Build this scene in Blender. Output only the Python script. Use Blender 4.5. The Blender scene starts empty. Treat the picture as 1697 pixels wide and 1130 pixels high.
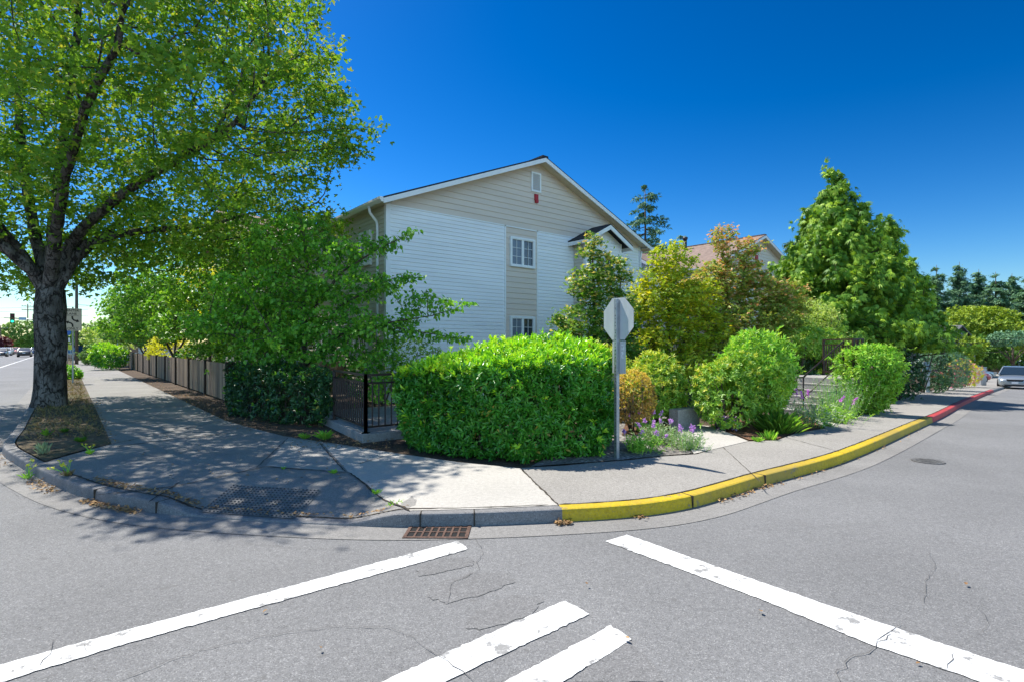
import bpy, math, random
import numpy as np
from mathutils import Vector, Matrix
from mathutils.geometry import delaunay_2d_cdt

# ------------------------------------------------------------------ camera, world, sun, exposure
scene = bpy.context.scene
COL = scene.collection
FPX, CX, HY, CH = 900.0, 848.5, 573.0, 1.75          # focal length / principal column / horizon row of the photo, eye height
cam_d = bpy.data.cameras.new("camera")
cam_d.sensor_width = 36.0
cam_d.lens = 36.0 * FPX / 1697.0
cam_d.shift_y = (HY - 565.0) / 1697.0
cam_d.clip_start = 0.05
cam_d.clip_end = 5000.0
cam = bpy.data.objects.new("camera", cam_d)
cam.location = (0, 0, CH)
cam.rotation_euler = (math.radians(90), 0, 0)
COL.objects.link(cam)
scene.camera = cam

SUN_EL, SUN_AZ = math.radians(59.0), math.radians(-51.0)    # azimuth from +Y towards +X
SUN = Vector((math.sin(SUN_AZ) * math.cos(SUN_EL), math.cos(SUN_AZ) * math.cos(SUN_EL), math.sin(SUN_EL)))
world = bpy.data.worlds.new("World")
scene.world = world
world.use_nodes = True
wn, wl = world.node_tree.nodes, world.node_tree.links
wn.clear()
w_out = wn.new("ShaderNodeOutputWorld")
w_bg = wn.new("ShaderNodeBackground")
w_sky = wn.new("ShaderNodeTexSky")
w_sky.sky_type = 'NISHITA'
w_sky.sun_disc = False
w_sky.sun_elevation = SUN_EL
w_sky.sun_rotation = SUN_AZ
w_sky.altitude = 0
w_sky.air_density = 1.0
w_sky.dust_density = 0.35
w_sky.ozone_density = 3.5
w_hs = wn.new("ShaderNodeHueSaturation")
w_hs.inputs['Hue'].default_value = 0.498
w_hs.inputs['Saturation'].default_value = 1.18
w_hs.inputs['Value'].default_value = 0.80
w_bg.inputs['Strength'].default_value = 0.135
w_s1 = wn.new("ShaderNodeVectorMath"); w_s1.operation = 'SCALE'; w_s1.inputs['Scale'].default_value = 0.15
w_gm = wn.new("ShaderNodeGamma"); w_gm.inputs['Gamma'].default_value = 1.7
w_s2 = wn.new("ShaderNodeVectorMath"); w_s2.operation = 'SCALE'; w_s2.inputs['Scale'].default_value = 1 / 0.15
wl.new(w_sky.outputs[0], w_s1.inputs[0])
wl.new(w_s1.outputs[0], w_gm.inputs['Color'])
wl.new(w_gm.outputs[0], w_s2.inputs[0])
wl.new(w_s2.outputs[0], w_hs.inputs['Color'])
# bluish cloud bank added to the unseen sky behind the viewer as fill light
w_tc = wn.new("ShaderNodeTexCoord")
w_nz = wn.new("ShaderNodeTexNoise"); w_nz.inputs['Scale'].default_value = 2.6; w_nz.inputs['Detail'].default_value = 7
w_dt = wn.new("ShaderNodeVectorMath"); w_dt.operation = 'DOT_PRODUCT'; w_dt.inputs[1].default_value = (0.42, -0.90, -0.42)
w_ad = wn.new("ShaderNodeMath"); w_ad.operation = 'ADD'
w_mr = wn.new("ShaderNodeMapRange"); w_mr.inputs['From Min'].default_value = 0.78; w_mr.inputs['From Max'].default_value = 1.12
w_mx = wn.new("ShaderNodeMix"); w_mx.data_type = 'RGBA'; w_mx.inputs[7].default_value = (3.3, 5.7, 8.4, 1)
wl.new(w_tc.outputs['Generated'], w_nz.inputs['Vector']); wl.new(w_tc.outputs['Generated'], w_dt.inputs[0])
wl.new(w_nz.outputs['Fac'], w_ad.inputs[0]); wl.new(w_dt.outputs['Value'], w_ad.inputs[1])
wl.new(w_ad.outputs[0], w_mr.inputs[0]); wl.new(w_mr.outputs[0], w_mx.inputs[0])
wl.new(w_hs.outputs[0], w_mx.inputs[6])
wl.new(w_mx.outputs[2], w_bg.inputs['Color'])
wl.new(w_bg.outputs[0], w_out.inputs['Surface'])

sun_d = bpy.data.lights.new("sun", 'SUN')
sun_d.energy = 5.0
sun_d.angle = math.radians(0.53)
sun_d.color = (1.0, 0.955, 0.88)
sun_o = bpy.data.objects.new("sun", sun_d)
sun_o.rotation_euler = SUN.to_track_quat('Z', 'Y').to_euler()
sun_o.location = (-20, 20, 40)
COL.objects.link(sun_o)

scene.view_settings.view_transform = 'Standard'
scene.view_settings.look = 'None'
scene.view_settings.exposure = 0.58
scene.view_settings.gamma = 1.0
scene.view_settings.use_curve_mapping = False
scene.render.engine = 'CYCLES'
scene.cycles.use_denoising = True
scene.cycles.max_bounces = 8
scene.cycles.diffuse_bounces = 4
scene.cycles.transmission_bounces = 6
scene.cycles.transparent_max_bounces = 8
scene.cycles.use_adaptive_sampling = True
scene.cycles.adaptive_threshold = 0.015

# ------------------------------------------------------------------ directions, terrain, pixel helpers
A1 = Vector((-0.634, 0.773, 0)).normalized()     # along the left street, away from the viewer
A2 = Vector((0.773, 0.634, 0)).normalized()      # along the building's gable wall, to the right
E2 = Vector((0.712, 0.702, 0)).normalized()      # along the right street
ROT = math.atan2(A2.y, A2.x)

def hgt(x, y):
    s = np.asarray(x) * 0.712 + np.asarray(y) * 0.702 - 10.0
    d = np.where(s <= 0, 0.0, np.where(s < 6, s * s / 12.0, s - 3.0))
    d = np.minimum(d, 57.0)
    return -0.029 * d

def ray_ground(px, py, off=0.0):
    """where the photo's pixel meets the terrain raised by off"""
    f = lambda Y: CH - Y * (py - HY) / FPX - float(hgt((px - CX) / FPX * Y, Y)) - off
    lo, hi = 0.5, 400.0
    for _ in range(60):
        m = 0.5 * (lo + hi)
        if f(m) > 0: lo = m
        else: hi = m
    return Vector(((px - CX) / FPX * lo, lo, float(hgt((px - CX) / FPX * lo, lo)) + off))

def G(px, py, off=0.13):
    return ray_ground(px, py, off)

def at(px, Y, off=0.0):
    x = (px - CX) / FPX * Y
    return Vector((x, Y, float(hgt(x, Y)) + off))

def zof(py, Y):
    return CH + (HY - py) * Y / FPX

# ------------------------------------------------------------------ object helpers
def tag(o, label=None, cat=None, group=None, kind=None):
    if label: o["label"] = label
    if cat: o["category"] = cat
    if group: o["group"] = group
    if kind: o["kind"] = kind
    return o

def thing(name, label, cat, loc, rotz=0.0, group=None):
    o = bpy.data.objects.new(name, None)
    o.empty_display_size = 0.2
    o.location = loc
    o.rotation_euler = (0, 0, rotz)
    COL.objects.link(o)
    return tag(o, label, cat, group)

def link(name, me, mat=None, parent=None, smooth=False):
    if mat is not None and len(me.materials) == 0:
        for m in (mat if isinstance(mat, (list, tuple)) else [mat]):
            me.materials.append(m)
    if smooth:
        me.polygons.foreach_set("use_smooth", np.ones(len(me.polygons), dtype=bool))
    o = bpy.data.objects.new(name, me)
    COL.objects.link(o)
    if parent is not None:
        o.parent = parent
    return o

def np_mesh(name, V, Q):
    """V (n,3) floats, Q (m,k) ints with k the same for all faces"""
    V = np.ascontiguousarray(V, dtype=np.float32)
    Q = np.ascontiguousarray(Q, dtype=np.int32)
    me = bpy.data.meshes.new(name)
    me.vertices.add(len(V)); me.vertices.foreach_set("co", V.ravel())
    m, k = Q.shape
    me.loops.add(m * k); me.loops.foreach_set("vertex_index", Q.ravel())
    me.polygons.add(m)
    me.polygons.foreach_set("loop_start", np.arange(0, m * k, k, dtype=np.int32))
    try:
        me.polygons.foreach_set("loop_total", np.full(m, k, dtype=np.int32))
    except Exception:
        pass
    me.update(calc_edges=True)
    return me

class MB:
    """collects simple solids into one mesh"""
    def __init__(self): self.v, self.f, self.mi, self.cur = [], [], [], 0
    def add(self, vs, fs):
        n = len(self.v)
        self.v += [tuple(p) for p in vs]
        self.f += [tuple(i + n for i in f) for f in fs]
        self.mi += [self.cur] * len(fs)
        return self
    def box(self, x0, x1, y0, y1, z0, z1, M=None):
        vs = [Vector((x, y, z)) for z in (z0, z1) for y in (y0, y1) for x in (x0, x1)]
        if M is not None: vs = [M @ v for v in vs]
        return self.add(vs, [(0, 2, 3, 1), (4, 5, 7, 6), (0, 1, 5, 4), (2, 6, 7, 3), (0, 4, 6, 2), (1, 3, 7, 5)])
    def bar(self, a, b, w, h=None, up=(0, 0, 1)):
        a, b = Vector(a), Vector(b); h = h or w
        d = (b - a).normalized(); u = Vector(up)
        if abs(d.dot(u)) > 0.95: u = Vector((1, 0, 0))
        s = d.cross(u).normalized(); u = s.cross(d)
        vs = [p + s * (i * w / 2) + u * (j * h / 2) for p in (a, b) for i, j in ((-1, -1), (1, -1), (1, 1), (-1, 1))]
        return self.add(vs, [(0, 1, 2, 3), (7, 6, 5, 4), (0, 4, 5, 1), (1, 5, 6, 2), (2, 6, 7, 3), (3, 7, 4, 0)])
    def tube(self, pts, r, n=8, caps=True):
        pts = [Vector(p) for p in pts]
        rs = r if isinstance(r, (list, tuple)) else [r] * len(pts)
        vs, fs = [], []
        ref = Vector((0, 0, 1))
        for i, p in enumerate(pts):
            d = (pts[min(i + 1, len(pts) - 1)] - pts[max(i - 1, 0)]).normalized()
            u = ref if abs(d.dot(ref)) < 0.9 else Vector((1, 0, 0))
            s = d.cross(u).normalized(); t = s.cross(d)
            for k in range(n):
                a = 2 * math.pi * k / n
                vs.append(p + (s * math.cos(a) + t * math.sin(a)) * rs[i])
        for i in range(len(pts) - 1):
            for k in range(n):
                a, b = i * n + k, i * n + (k + 1) % n
                fs.append((a, b, b + n, a + n))
        if caps:
            fs.append(tuple(range(n - 1, -1, -1))); fs.append(tuple((len(pts) - 1) * n + k for k in range(n)))
        return self.add(vs, fs)
    def prism(self, poly, h0, h1, fn):
        """poly 2-D outline; fn(u, v, h) -> point"""
        n = len(poly)
        vs = [fn(u, v, h0) for u, v in poly] + [fn(u, v, h1) for u, v in poly]
        fs = [tuple(range(n - 1, -1, -1)), tuple(range(n, 2 * n))]
        fs += [(i, (i + 1) % n, (i + 1) % n + n, i + n) for i in range(n)]
        return self.add(vs, fs)
    def quad(self, a, b, c, d): return self.add([a, b, c, d], [(0, 1, 2, 3)])
    def build(self, name, mat, parent=None, smooth=False, bevel=0.0):
        me = bpy.data.meshes.new(name)
        me.from_pydata([tuple(p) for p in self.v], [], self.f)
        import bmesh as _b
        bm = _b.new(); bm.from_mesh(me)
        for f, k in zip(bm.faces, self.mi): f.material_index = k
        _b.ops.recalc_face_normals(bm, faces=bm.faces)
        bm.to_mesh(me); bm.free()
        o = link(name, me, mat, parent, smooth)
        if bevel:
            md = o.modifiers.new("bevel", 'BEVEL'); md.width = bevel; md.segments = 2; md.limit_method = 'ANGLE'
        return o

def in_poly(P, poly):
    x, y = P[:, 0], P[:, 1]; r = np.zeros(len(P), bool)
    n = len(poly)
    for i in range(n):
        x0, y0 = poly[i]; x1, y1 = poly[(i + 1) % n]
        c = ((y0 > y) != (y1 > y)) & (x < (x1 - x0) * (y - y0) / (y1 - y0 + 1e-12) + x0)
        r ^= c
    return r

def sheet(name, poly, zfun, mat, spacing=1.0, near=None, kind='structure'):
    """a sheet following zfun(x, y) inside a plan polygon"""
    poly = [(float(p[0]), float(p[1])) for p in poly]
    pts = []
    for i, p in enumerate(poly):                        # subdivide the border
        q = poly[(i + 1) % len(poly)]
        L = math.hypot(q[0] - p[0], q[1] - p[1]); k = max(1, min(60, int(L / (spacing * 1.2))))
        pts += [(p[0] + (q[0] - p[0]) * j / k, p[1] + (q[1] - p[1]) * j / k) for j in range(k)]
    nb = len(pts)
    a = np.array(pts)
    lo, hi = a.min(0), a.max(0)
    gx, gy = np.meshgrid(np.arange(lo[0] + spacing / 2, hi[0], spacing), np.arange(lo[1] + spacing / 2, hi[1], spacing))
    g = np.stack([gx.ravel(), gy.ravel()], 1)
    g = g[in_poly(g, poly)]
    allp = [Vector(p) for p in pts] + [Vector((float(p[0]), float(p[1]))) for p in g]
    ed = [(i, (i + 1) % nb) for i in range(nb)]
    vs, _, fs, _, _, _ = delaunay_2d_cdt(allp, ed, [], 1, 1e-5)
    V = np.array([(v[0], v[1]) for v in vs])
    Z = zfun(V[:, 0], V[:, 1])
    me = bpy.data.meshes.new(name)
    me.from_pydata([(x, y, z) for (x, y), z in zip(V.tolist(), np.broadcast_to(Z, len(V)).tolist())], [], [tuple(f) for f in fs])
    if len(me.polygons):
        nz = sum(p.normal.z for p in list(me.polygons)[:50])
        if nz < 0: me.flip_normals()
    o = link(name, me, mat, None, True)
    if kind: o["kind"] = kind
    return o

# ------------------------------------------------------------------ materials
def _mat(name):
    m = bpy.data.materials.new(name); m.use_nodes = True
    nt = m.node_tree; nt.nodes.clear()
    out = nt.nodes.new("ShaderNodeOutputMaterial")
    return m, nt.nodes, nt.links, out

def pr(name, col, rough=0.6, metal=0.0, spec=0.4, noise=0.0, nscale=6.0, bump=0.0, bscale=40.0, coat=0.0, col2=None, stretch=(1, 1, 1), emit=None, detail=6.0):
    """Principled with a noise-driven colour variation and bump"""
    m, n, l, out = _mat(name)
    b = n.new("ShaderNodeBsdfPrincipled")
    b.inputs['Base Color'].default_value = (*col, 1)
    b.inputs['Roughness'].default_value = rough
    b.inputs['Metallic'].default_value = metal
    b.inputs['Specular IOR Level'].default_value = spec
    if coat: b.inputs['Coat Weight'].default_value = coat
    if emit: b.inputs['Emission Color'].default_value = (*emit[:3], 1); b.inputs['Emission Strength'].default_value = emit[3]
    l.new(b.outputs[0], out.inputs['Surface'])
    tc = n.new("ShaderNodeTexCoord"); mp = n.new("ShaderNodeMapping")
    mp.inputs['Scale'].default_value = stretch
    l.new(tc.outputs['Object'], mp.inputs[0])
    if noise or col2:
        t = n.new("ShaderNodeTexNoise"); t.inputs['Scale'].default_value = nscale; t.inputs['Detail'].default_value = detail
        l.new(mp.outputs[0], t.inputs['Vector'])
        r = n.new("ShaderNodeValToRGB")
        c2 = col2 or tuple(c * (1 - noise) for c in col); c1 = col if col2 else tuple(min(1, c * (1 + noise * .6)) for c in col)
        r.color_ramp.elements[0].position = .35; r.color_ramp.elements[0].color = (*c2, 1)
        r.color_ramp.elements[1].position = .65; r.color_ramp.elements[1].color = (*c1, 1)
        l.new(t.outputs['Fac'], r.inputs[0]); l.new(r.outputs[0], b.inputs['Base Color'])
    if bump:
        t = n.new("ShaderNodeTexNoise"); t.inputs['Scale'].default_value = bscale; t.inputs['Detail'].default_value = 5
        l.new(mp.outputs[0], t.inputs['Vector'])
        bp = n.new("ShaderNodeBump"); bp.inputs['Strength'].default_value = bump; bp.inputs['Distance'].default_value = 0.02
        l.new(t.outputs['Fac'], bp.inputs['Height']); l.new(bp.outputs[0], b.inputs['Normal'])
    return m

def stony(name, base, speck_dark, speck_light, blot=0.14, scale=130.0, rough=.85, bump=.35, wear=None, wear_amt=.5, stain=None, stain_pos=(.62, .72), blot_scale=.7, pits=None):
    """aggregate surface: fine grains, broad blotches, optional worn-through colour"""
    m, n, l, out = _mat(name)
    b = n.new("ShaderNodeBsdfPrincipled"); b.inputs['Roughness'].default_value = rough; b.inputs['Specular IOR Level'].default_value = .25
    l.new(b.outputs[0], out.inputs['Surface'])
    tc = n.new("ShaderNodeTexCoord"); co = tc.outputs['Object']
    vo = n.new("ShaderNodeTexVoronoi"); vo.inputs['Scale'].default_value = scale; l.new(co, vo.inputs['Vector'])
    sp = n.new("ShaderNodeSeparateColor"); l.new(vo.outputs['Color'], sp.inputs[0])
    r = n.new("ShaderNodeValToRGB"); e = r.color_ramp.elements
    e[0].position = 0; e[0].color = (*speck_dark, 1); e[1].position = 1; e[1].color = (*speck_light, 1)
    a = e.new(.3); a.color = (*base, 1); a = e.new(.78); a.color = (*base, 1)
    l.new(sp.outputs[0], r.inputs[0])
    n1 = n.new("ShaderNodeTexNoise"); n1.inputs['Scale'].default_value = blot_scale; n1.inputs['Detail'].default_value = 8; n1.inputs['Roughness'].default_value = .62
    l.new(co, n1.inputs['Vector'])
    mr = n.new("ShaderNodeMapRange"); mr.inputs['From Min'].default_value = .3; mr.inputs['From Max'].default_value = .7
    mr.inputs['To Min'].default_value = 1 - blot; mr.inputs['To Max'].default_value = 1 + blot
    l.new(n1.outputs['Fac'], mr.inputs[0])
    n2 = n.new("ShaderNodeTexNoise"); n2.inputs['Scale'].default_value = 22; n2.inputs['Detail'].default_value = 4; l.new(co, n2.inputs['Vector'])
    m2 = n.new("ShaderNodeMapRange"); m2.inputs['From Min'].default_value = .3; m2.inputs['From Max'].default_value = .7
    m2.inputs['To Min'].default_value = .91; m2.inputs['To Max'].default_value = 1.09; l.new(n2.outputs['Fac'], m2.inputs[0])
    mu = n.new("ShaderNodeMath"); mu.operation = 'MULTIPLY'; l.new(mr.outputs[0], mu.inputs[0]); l.new(m2.outputs[0], mu.inputs[1])
    vm = n.new("ShaderNodeVectorMath"); vm.operation = 'SCALE'; l.new(r.outputs[0], vm.inputs[0]); l.new(mu.outputs[0], vm.inputs['Scale'])
    col = vm.outputs[0]
    def over(col, c, scale, p0, p1, det=9, amt=1.0):
        w = n.new("ShaderNodeTexNoise"); w.inputs['Scale'].default_value = scale; w.inputs['Detail'].default_value = det; w.inputs['Roughness'].default_value = .7
        l.new(co, w.inputs['Vector'])
        wr = n.new("ShaderNodeMapRange"); wr.inputs['From Min'].default_value = p0; wr.inputs['From Max'].default_value = p1; wr.inputs['To Max'].default_value = amt
        l.new(w.outputs['Fac'], wr.inputs[0])
        mx = n.new("ShaderNodeMix"); mx.data_type = 'RGBA'
        l.new(wr.outputs[0], mx.inputs[0]); l.new(col, mx.inputs[6]); mx.inputs[7].default_value = (*c, 1)
        return mx.outputs[2]
    if stain: col = over(col, stain, .45, stain_pos[0], stain_pos[1], 9, .75)
    if wear: col = over(col, wear, 5.0, .78 - .3 * wear_amt, .82 - .3 * wear_amt, 12)
    if pits: col = over(col, pits, 75, .56, .62, 3, .85)
    l.new(col, b.inputs['Base Color'])
    bp = n.new("ShaderNodeBump"); bp.inputs['Strength'].default_value = bump; bp.inputs['Distance'].default_value = .006
    l.new(vo.outputs['Distance'], bp.inputs['Height']); l.new(bp.outputs[0], b.inputs['Normal'])
    return m

LEAF_GAIN = 1.9
def cracked_bark(name, c1, c2, crack):
    m, n, l, out = _mat(name)
    b = n.new("ShaderNodeBsdfPrincipled"); b.inputs['Roughness'].default_value = .92; b.inputs['Specular IOR Level'].default_value = .2
    l.new(b.outputs[0], out.inputs['Surface'])
    tc = n.new("ShaderNodeTexCoord"); mp_ = n.new("ShaderNodeMapping"); mp_.inputs['Scale'].default_value = (1, 1, .5); l.new(tc.outputs['Object'], mp_.inputs[0])
    def ns(sc, det, dist=0.0):
        t = n.new("ShaderNodeTexNoise"); t.inputs['Scale'].default_value = sc; t.inputs['Detail'].default_value = det; t.inputs['Distortion'].default_value = dist
        l.new(mp_.outputs[0], t.inputs['Vector']); return t.outputs['Fac']
    def ridge(x, w):
        a = n.new("ShaderNodeMath"); a.operation = 'SUBTRACT'; a.inputs[1].default_value = .5; l.new(x, a.inputs[0])
        c = n.new("ShaderNodeMath"); c.operation = 'ABSOLUTE'; l.new(a.outputs[0], c.inputs[0])
        r = n.new("ShaderNodeMapRange"); r.inputs['From Min'].default_value = 0; r.inputs['From Max'].default_value = w; l.new(c.outputs[0], r.inputs[0]); return r.outputs[0]
    base = n.new("ShaderNodeMix"); base.data_type = 'RGBA'; base.inputs[6].default_value = (*c2, 1); base.inputs[7].default_value = (*c1, 1)
    mr = n.new("ShaderNodeMapRange"); mr.inputs['From Min'].default_value = .38; mr.inputs['From Max'].default_value = .60; l.new(ns(3.2, 9), mr.inputs[0]); l.new(mr.outputs[0], base.inputs[0])
    r1, r2 = ridge(ns(4.2, 7, .35), .04), ridge(ns(11, 6, .2), .02)
    mn = n.new("ShaderNodeMath"); mn.operation = 'MULTIPLY'; l.new(r1, mn.inputs[0]); l.new(r2, mn.inputs[1])
    cr = n.new("ShaderNodeMix"); cr.data_type = 'RGBA'; cr.inputs[6].default_value = (*crack, 1); l.new(mn.outputs[0], cr.inputs[0]); l.new(base.outputs[2], cr.inputs[7])
    l.new(cr.outputs[2], b.inputs['Base Color'])
    ad = n.new("ShaderNodeMath"); ad.operation = 'ADD'; l.new(mn.outputs[0], ad.inputs[0]); l.new(ns(30, 6), ad.inputs[1])
    bp = n.new("ShaderNodeBump"); bp.inputs['Strength'].default_value = 1.0; bp.inputs['Distance'].default_value = .03; l.new(ad.outputs[0], bp.inputs['Height']); l.new(bp.outputs[0], b.inputs['Normal'])
    return m

def leafy(name, cols, trans=.38, rough=.45, spec=.35, tgain=(2.2, 2.0, .9), clump=1.2):
    """leaf material: colour varies per leaf and per clump; part of the light passes through"""
    m, n, l, out = _mat(name)
    g = n.new("ShaderNodeNewGeometry"); tc = n.new("ShaderNodeTexCoord")
    t = n.new("ShaderNodeTexNoise"); t.inputs['Scale'].default_value = clump; t.inputs['Detail'].default_value = 3
    l.new(tc.outputs['Object'], t.inputs['Vector'])
    mr = n.new("ShaderNodeMapRange"); mr.inputs['From Min'].default_value = .3; mr.inputs['From Max'].default_value = .7
    l.new(t.outputs['Fac'], mr.inputs[0])
    mx = n.new("ShaderNodeMix"); mx.data_type = 'FLOAT'; mx.inputs[0].default_value = .42
    l.new(g.outputs['Random Per Island'], mx.inputs[2]); l.new(mr.outputs[0], mx.inputs[3])
    r = n.new("ShaderNodeValToRGB"); e = r.color_ramp.elements
    cols = [tuple(min(.8, x * LEAF_GAIN) for x in c) for c in cols]
    e[0].position = .12; e[1].position = .88
    e[0].color = (*cols[0], 1); e[1].color = (*cols[-1], 1)
    for i, c in enumerate(cols[1:-1]):
        x = e.new(.12 + .76 * (i + 1) / (len(cols) - 1)); x.color = (*c, 1)
    l.new(mx.outputs[0], r.inputs[0])
    b = n.new("ShaderNodeBsdfPrincipled"); b.inputs['Roughness'].default_value = rough; b.inputs['Specular IOR Level'].default_value = spec
    l.new(r.outputs[0], b.inputs['Base Color'])
    tr = n.new("ShaderNodeBsdfTranslucent")
    vm = n.new("ShaderNodeVectorMath"); vm.operation = 'MULTIPLY'; vm.inputs[1].default_value = tgain
    l.new(r.outputs[0], vm.inputs[0]); l.new(vm.outputs[0], tr.inputs['Color'])
    ms = n.new("ShaderNodeMixShader"); ms.inputs[0].default_value = trans * .75
    l.new(b.outputs[0], ms.inputs[1]); l.new(tr.outputs[0], ms.inputs[2]); l.new(ms.outputs[0], out.inputs['Surface'])
    return m
# ------------------------------------------------------------------ foliage geometry
def unit(v):
    return v / np.maximum(np.linalg.norm(v, axis=-1, keepdims=True), 1e-9)

TPL = {}
_s = .5
TPL['ovate'] = (np.array([(0, 0, 0), (-.46, .3, .10), (-.36, .68, .06), (0, 1, -.10), (.36, .68, .06), (.46, .3, .10)]), np.array([(0, 3, 2, 1), (0, 5, 4, 3)]))
TPL['oblong'] = (np.array([(0, 0, 0), (-.34, .35, .07), (-.30, .75, .05), (0, 1, -.06), (.30, .75, .05), (.34, .35, .07)]), np.array([(0, 3, 2, 1), (0, 5, 4, 3)]))
def _palm():
    V, Q = [(0, 0, 0)], []
    for a, L, w in ((0, 1.0, .26), (58, .82, .24), (-58, .82, .24)):
        a = math.radians(a); c, s = math.cos(a), math.sin(a); k = len(V)
        for x, y, z in ((-w, .5 * L, .05), (0, L, -.12), (w, .5 * L, .05)):
            V.append((x * c + y * s, -x * s + y * c, z))
        Q.append((0, k + 2, k + 1, k))
    return np.array(V), np.array(Q)
TPL['palmate'] = _palm()
def _fan(angs, w, droop):
    V, Q = [(0, 0, 0)], []
    for i, (a, L) in enumerate(angs):
        a = math.radians(a); c, s = math.cos(a), math.sin(a); k = len(V)
        for x, y, z in ((-w, .45 * L, .04), (0, L, -droop), (w, .45 * L, .04)):
            V.append((x * c + y * s, -x * s + y * c, z))
        Q.append((0, k + 2, k + 1, k))
    return np.array(V), np.array(Q)
TPL['spray'] = _fan([(0, 1), (26, .86), (-26, .86), (54, .55), (-54, .55)], .105, .22)
TPL['needle'] = _fan([(0, 1), (40, .7), (-40, .7)], .12, .1)
TPL['blade'] = (np.array([(-.5, 0, 0), (.5, 0, 0), (.4, .55, .05), (0, 1, -.12), (-.4, .55, .05)]), None)

def leaves(P, D, N, L, W, kind):
    """arrays of leaf bases, tip directions, upper-side normals, lengths, widths -> verts, quads"""
    T, Q = TPL[kind]
    D = unit(D); S = unit(np.cross(D, N)); N = np.cross(S, D)
    L = np.broadcast_to(L, len(P)); W = np.broadcast_to(W, len(P))
    V = (P[:, None, :] + D[:, None, :] * (T[None, :, 1, None] * L[:, None, None])
         + S[:, None, :] * (T[None, :, 0, None] * W[:, None, None]) + N[:, None, :] * (T[None, :, 2, None] * L[:, None, None]))
    F = Q[None] + (np.arange(len(P)) * len(T))[:, None, None]
    return V.reshape(-1, 3), F.reshape(-1, Q.shape[1])

def leaf_obj(name, parts, mat, parent):
    V, F, n = [], [], 0
    for v, f in parts:
        V.append(v); F.append(f + n); n += len(v)
    return link(name, np_mesh(name, np.concatenate(V), np.concatenate(F)), mat, parent)

def rosettes(P, D, k, L, W, kind, rg, spread=(40, 80), up=.3):
    """k leaves round each shoot P pointing along D"""
    D = unit(D); n = len(P)
    ref = np.where(np.abs(D[:, 2:3]) > .9, np.array([[1., 0, 0]]), np.array([[0, 0, 1.]]))
    S = unit(np.cross(D, ref)); T = np.cross(S, D)
    ph = rg.uniform(0, 6.28, (n, 1)) + np.arange(k)[None] * 2.399 + rg.normal(0, .2, (n, k))
    al = np.radians(rg.uniform(spread[0], spread[1], (n, k)))
    d = D[:, None] * np.cos(al)[..., None] + (S[:, None] * np.cos(ph)[..., None] + T[:, None] * np.sin(ph)[..., None]) * np.sin(al)[..., None]
    d = d + rg.normal(0, .12, d.shape)
    nn = D[:, None] + np.array([0, 0, up]) + rg.normal(0, .2, d.shape)
    base = P[:, None] + D[:, None] * (rg.uniform(-.5, .3, (n, k))[..., None] * np.mean(L))
    sc = rg.uniform(.7, 1.15, n * k)
    return leaves(base.reshape(-1, 3), d.reshape(-1, 3), nn.reshape(-1, 3), L * sc, W * sc, kind)

def sphere_dirs(n, rg, zmin=-1.0):
    z = rg.uniform(zmin, 1, n); a = rg.uniform(0, 6.2832, n); r = np.sqrt(1 - z * z)
    return np.stack([r * np.cos(a), r * np.sin(a), z], 1)

def lumps(d, rg, nl=14, amp=.22, k=9):
    c = sphere_dirs(nl, rg, -.5); a = rg.uniform(-amp, amp, nl)
    return 1 + (a[None] * np.exp(k * (d @ c.T - 1))).sum(1)

def blob(n, radii, rg, zmin=-.75, lump=.25, depth=.16, nl=16, k=9):
    """points in the outer shell of a lumpy ellipsoid and their outward directions"""
    d = sphere_dirs(n, rg, zmin)
    f = lumps(d, rg, nl, lump, k) * (1 - np.abs(rg.normal(0, depth, n)))
    R = np.array(radii)
    return d * R * f[:, None], unit(d / R)

def stems_mb(n, radii, zc, rg, r=.02):
    mb = MB()
    for i in range(n):
        a = rg.uniform(0, 6.28); q = rg.uniform(.25, .75)
        e = Vector((math.cos(a) * radii[0] * q, math.sin(a) * radii[1] * q, zc + radii[2] * rg.uniform(.1, .6)))
        b = Vector((math.cos(a) * .12 * radii[0], math.sin(a) * .12 * radii[1], -.05))
        mid = (b + e) / 2 + Vector((rg.normal(0, .06), rg.normal(0, .06), .05))
        mb.tube([b, mid, e], [r, r * .75, r * .35], 5)
    return mb

def shrub(name, label, cat, base, radii, mat, bark, seed, n=500, k=7, L=.1, W=.05, kind='oblong', zc=None, lump=.25, depth=.14,
          upbias=.5, spread=(40, 80), mats2=None, frac2=.3, top2=True, group=None, zmin=-.8, nstem=7, part='foliage', part2='new_growth', droop=0.0, k_l=9):
    """a shrub: stems and leaf rosettes in the shell of a lumpy mass standing on its base"""
    rg = np.random.default_rng(seed)
    t = thing(name, label, cat, base, 0, group)
    zc = radii[2] * .82 if zc is None else zc
    P, D = blob(n, radii, rg, zmin, lump, depth, 16, k_l)
    o_ = rg.uniform(0, 1, n) < .07
    P[o_] *= rg.uniform(1.04, 1.24, (o_.sum(), 1)) if lump > .15 else 1
    P[:, 2] += zc
    ok = P[:, 2] > .04
    P, D = P[ok], D[ok]
    D = D + np.array([0, 0, upbias - droop]) + rg.normal(0, .3, D.shape)
    if mats2 is not None:
        w = rg.uniform(0, 1, len(P))
        sel = (w < frac2 * (np.clip((P[:, 2] - zc) / radii[2], -.4, 1) + .55)) if top2 else (w < frac2)
        a = rosettes(P[~sel], D[~sel], k, L, W, kind, rg, spread)
        b = rosettes(P[sel] + unit(D[sel]) * L * .35, D[sel], k, L, W, kind, rg, (20, 65))
        leaf_obj(part, [a], mat, t); leaf_obj(part2, [b], mats2, t)
    else:
        leaf_obj(part, [rosettes(P, D, k, L, W, kind, rg, spread)], mat, t)
    if nstem: stems_mb(nstem, radii, zc, rg, .012 + .012 * radii[2]).build('stem', bark, t, True)
    return t

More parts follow.
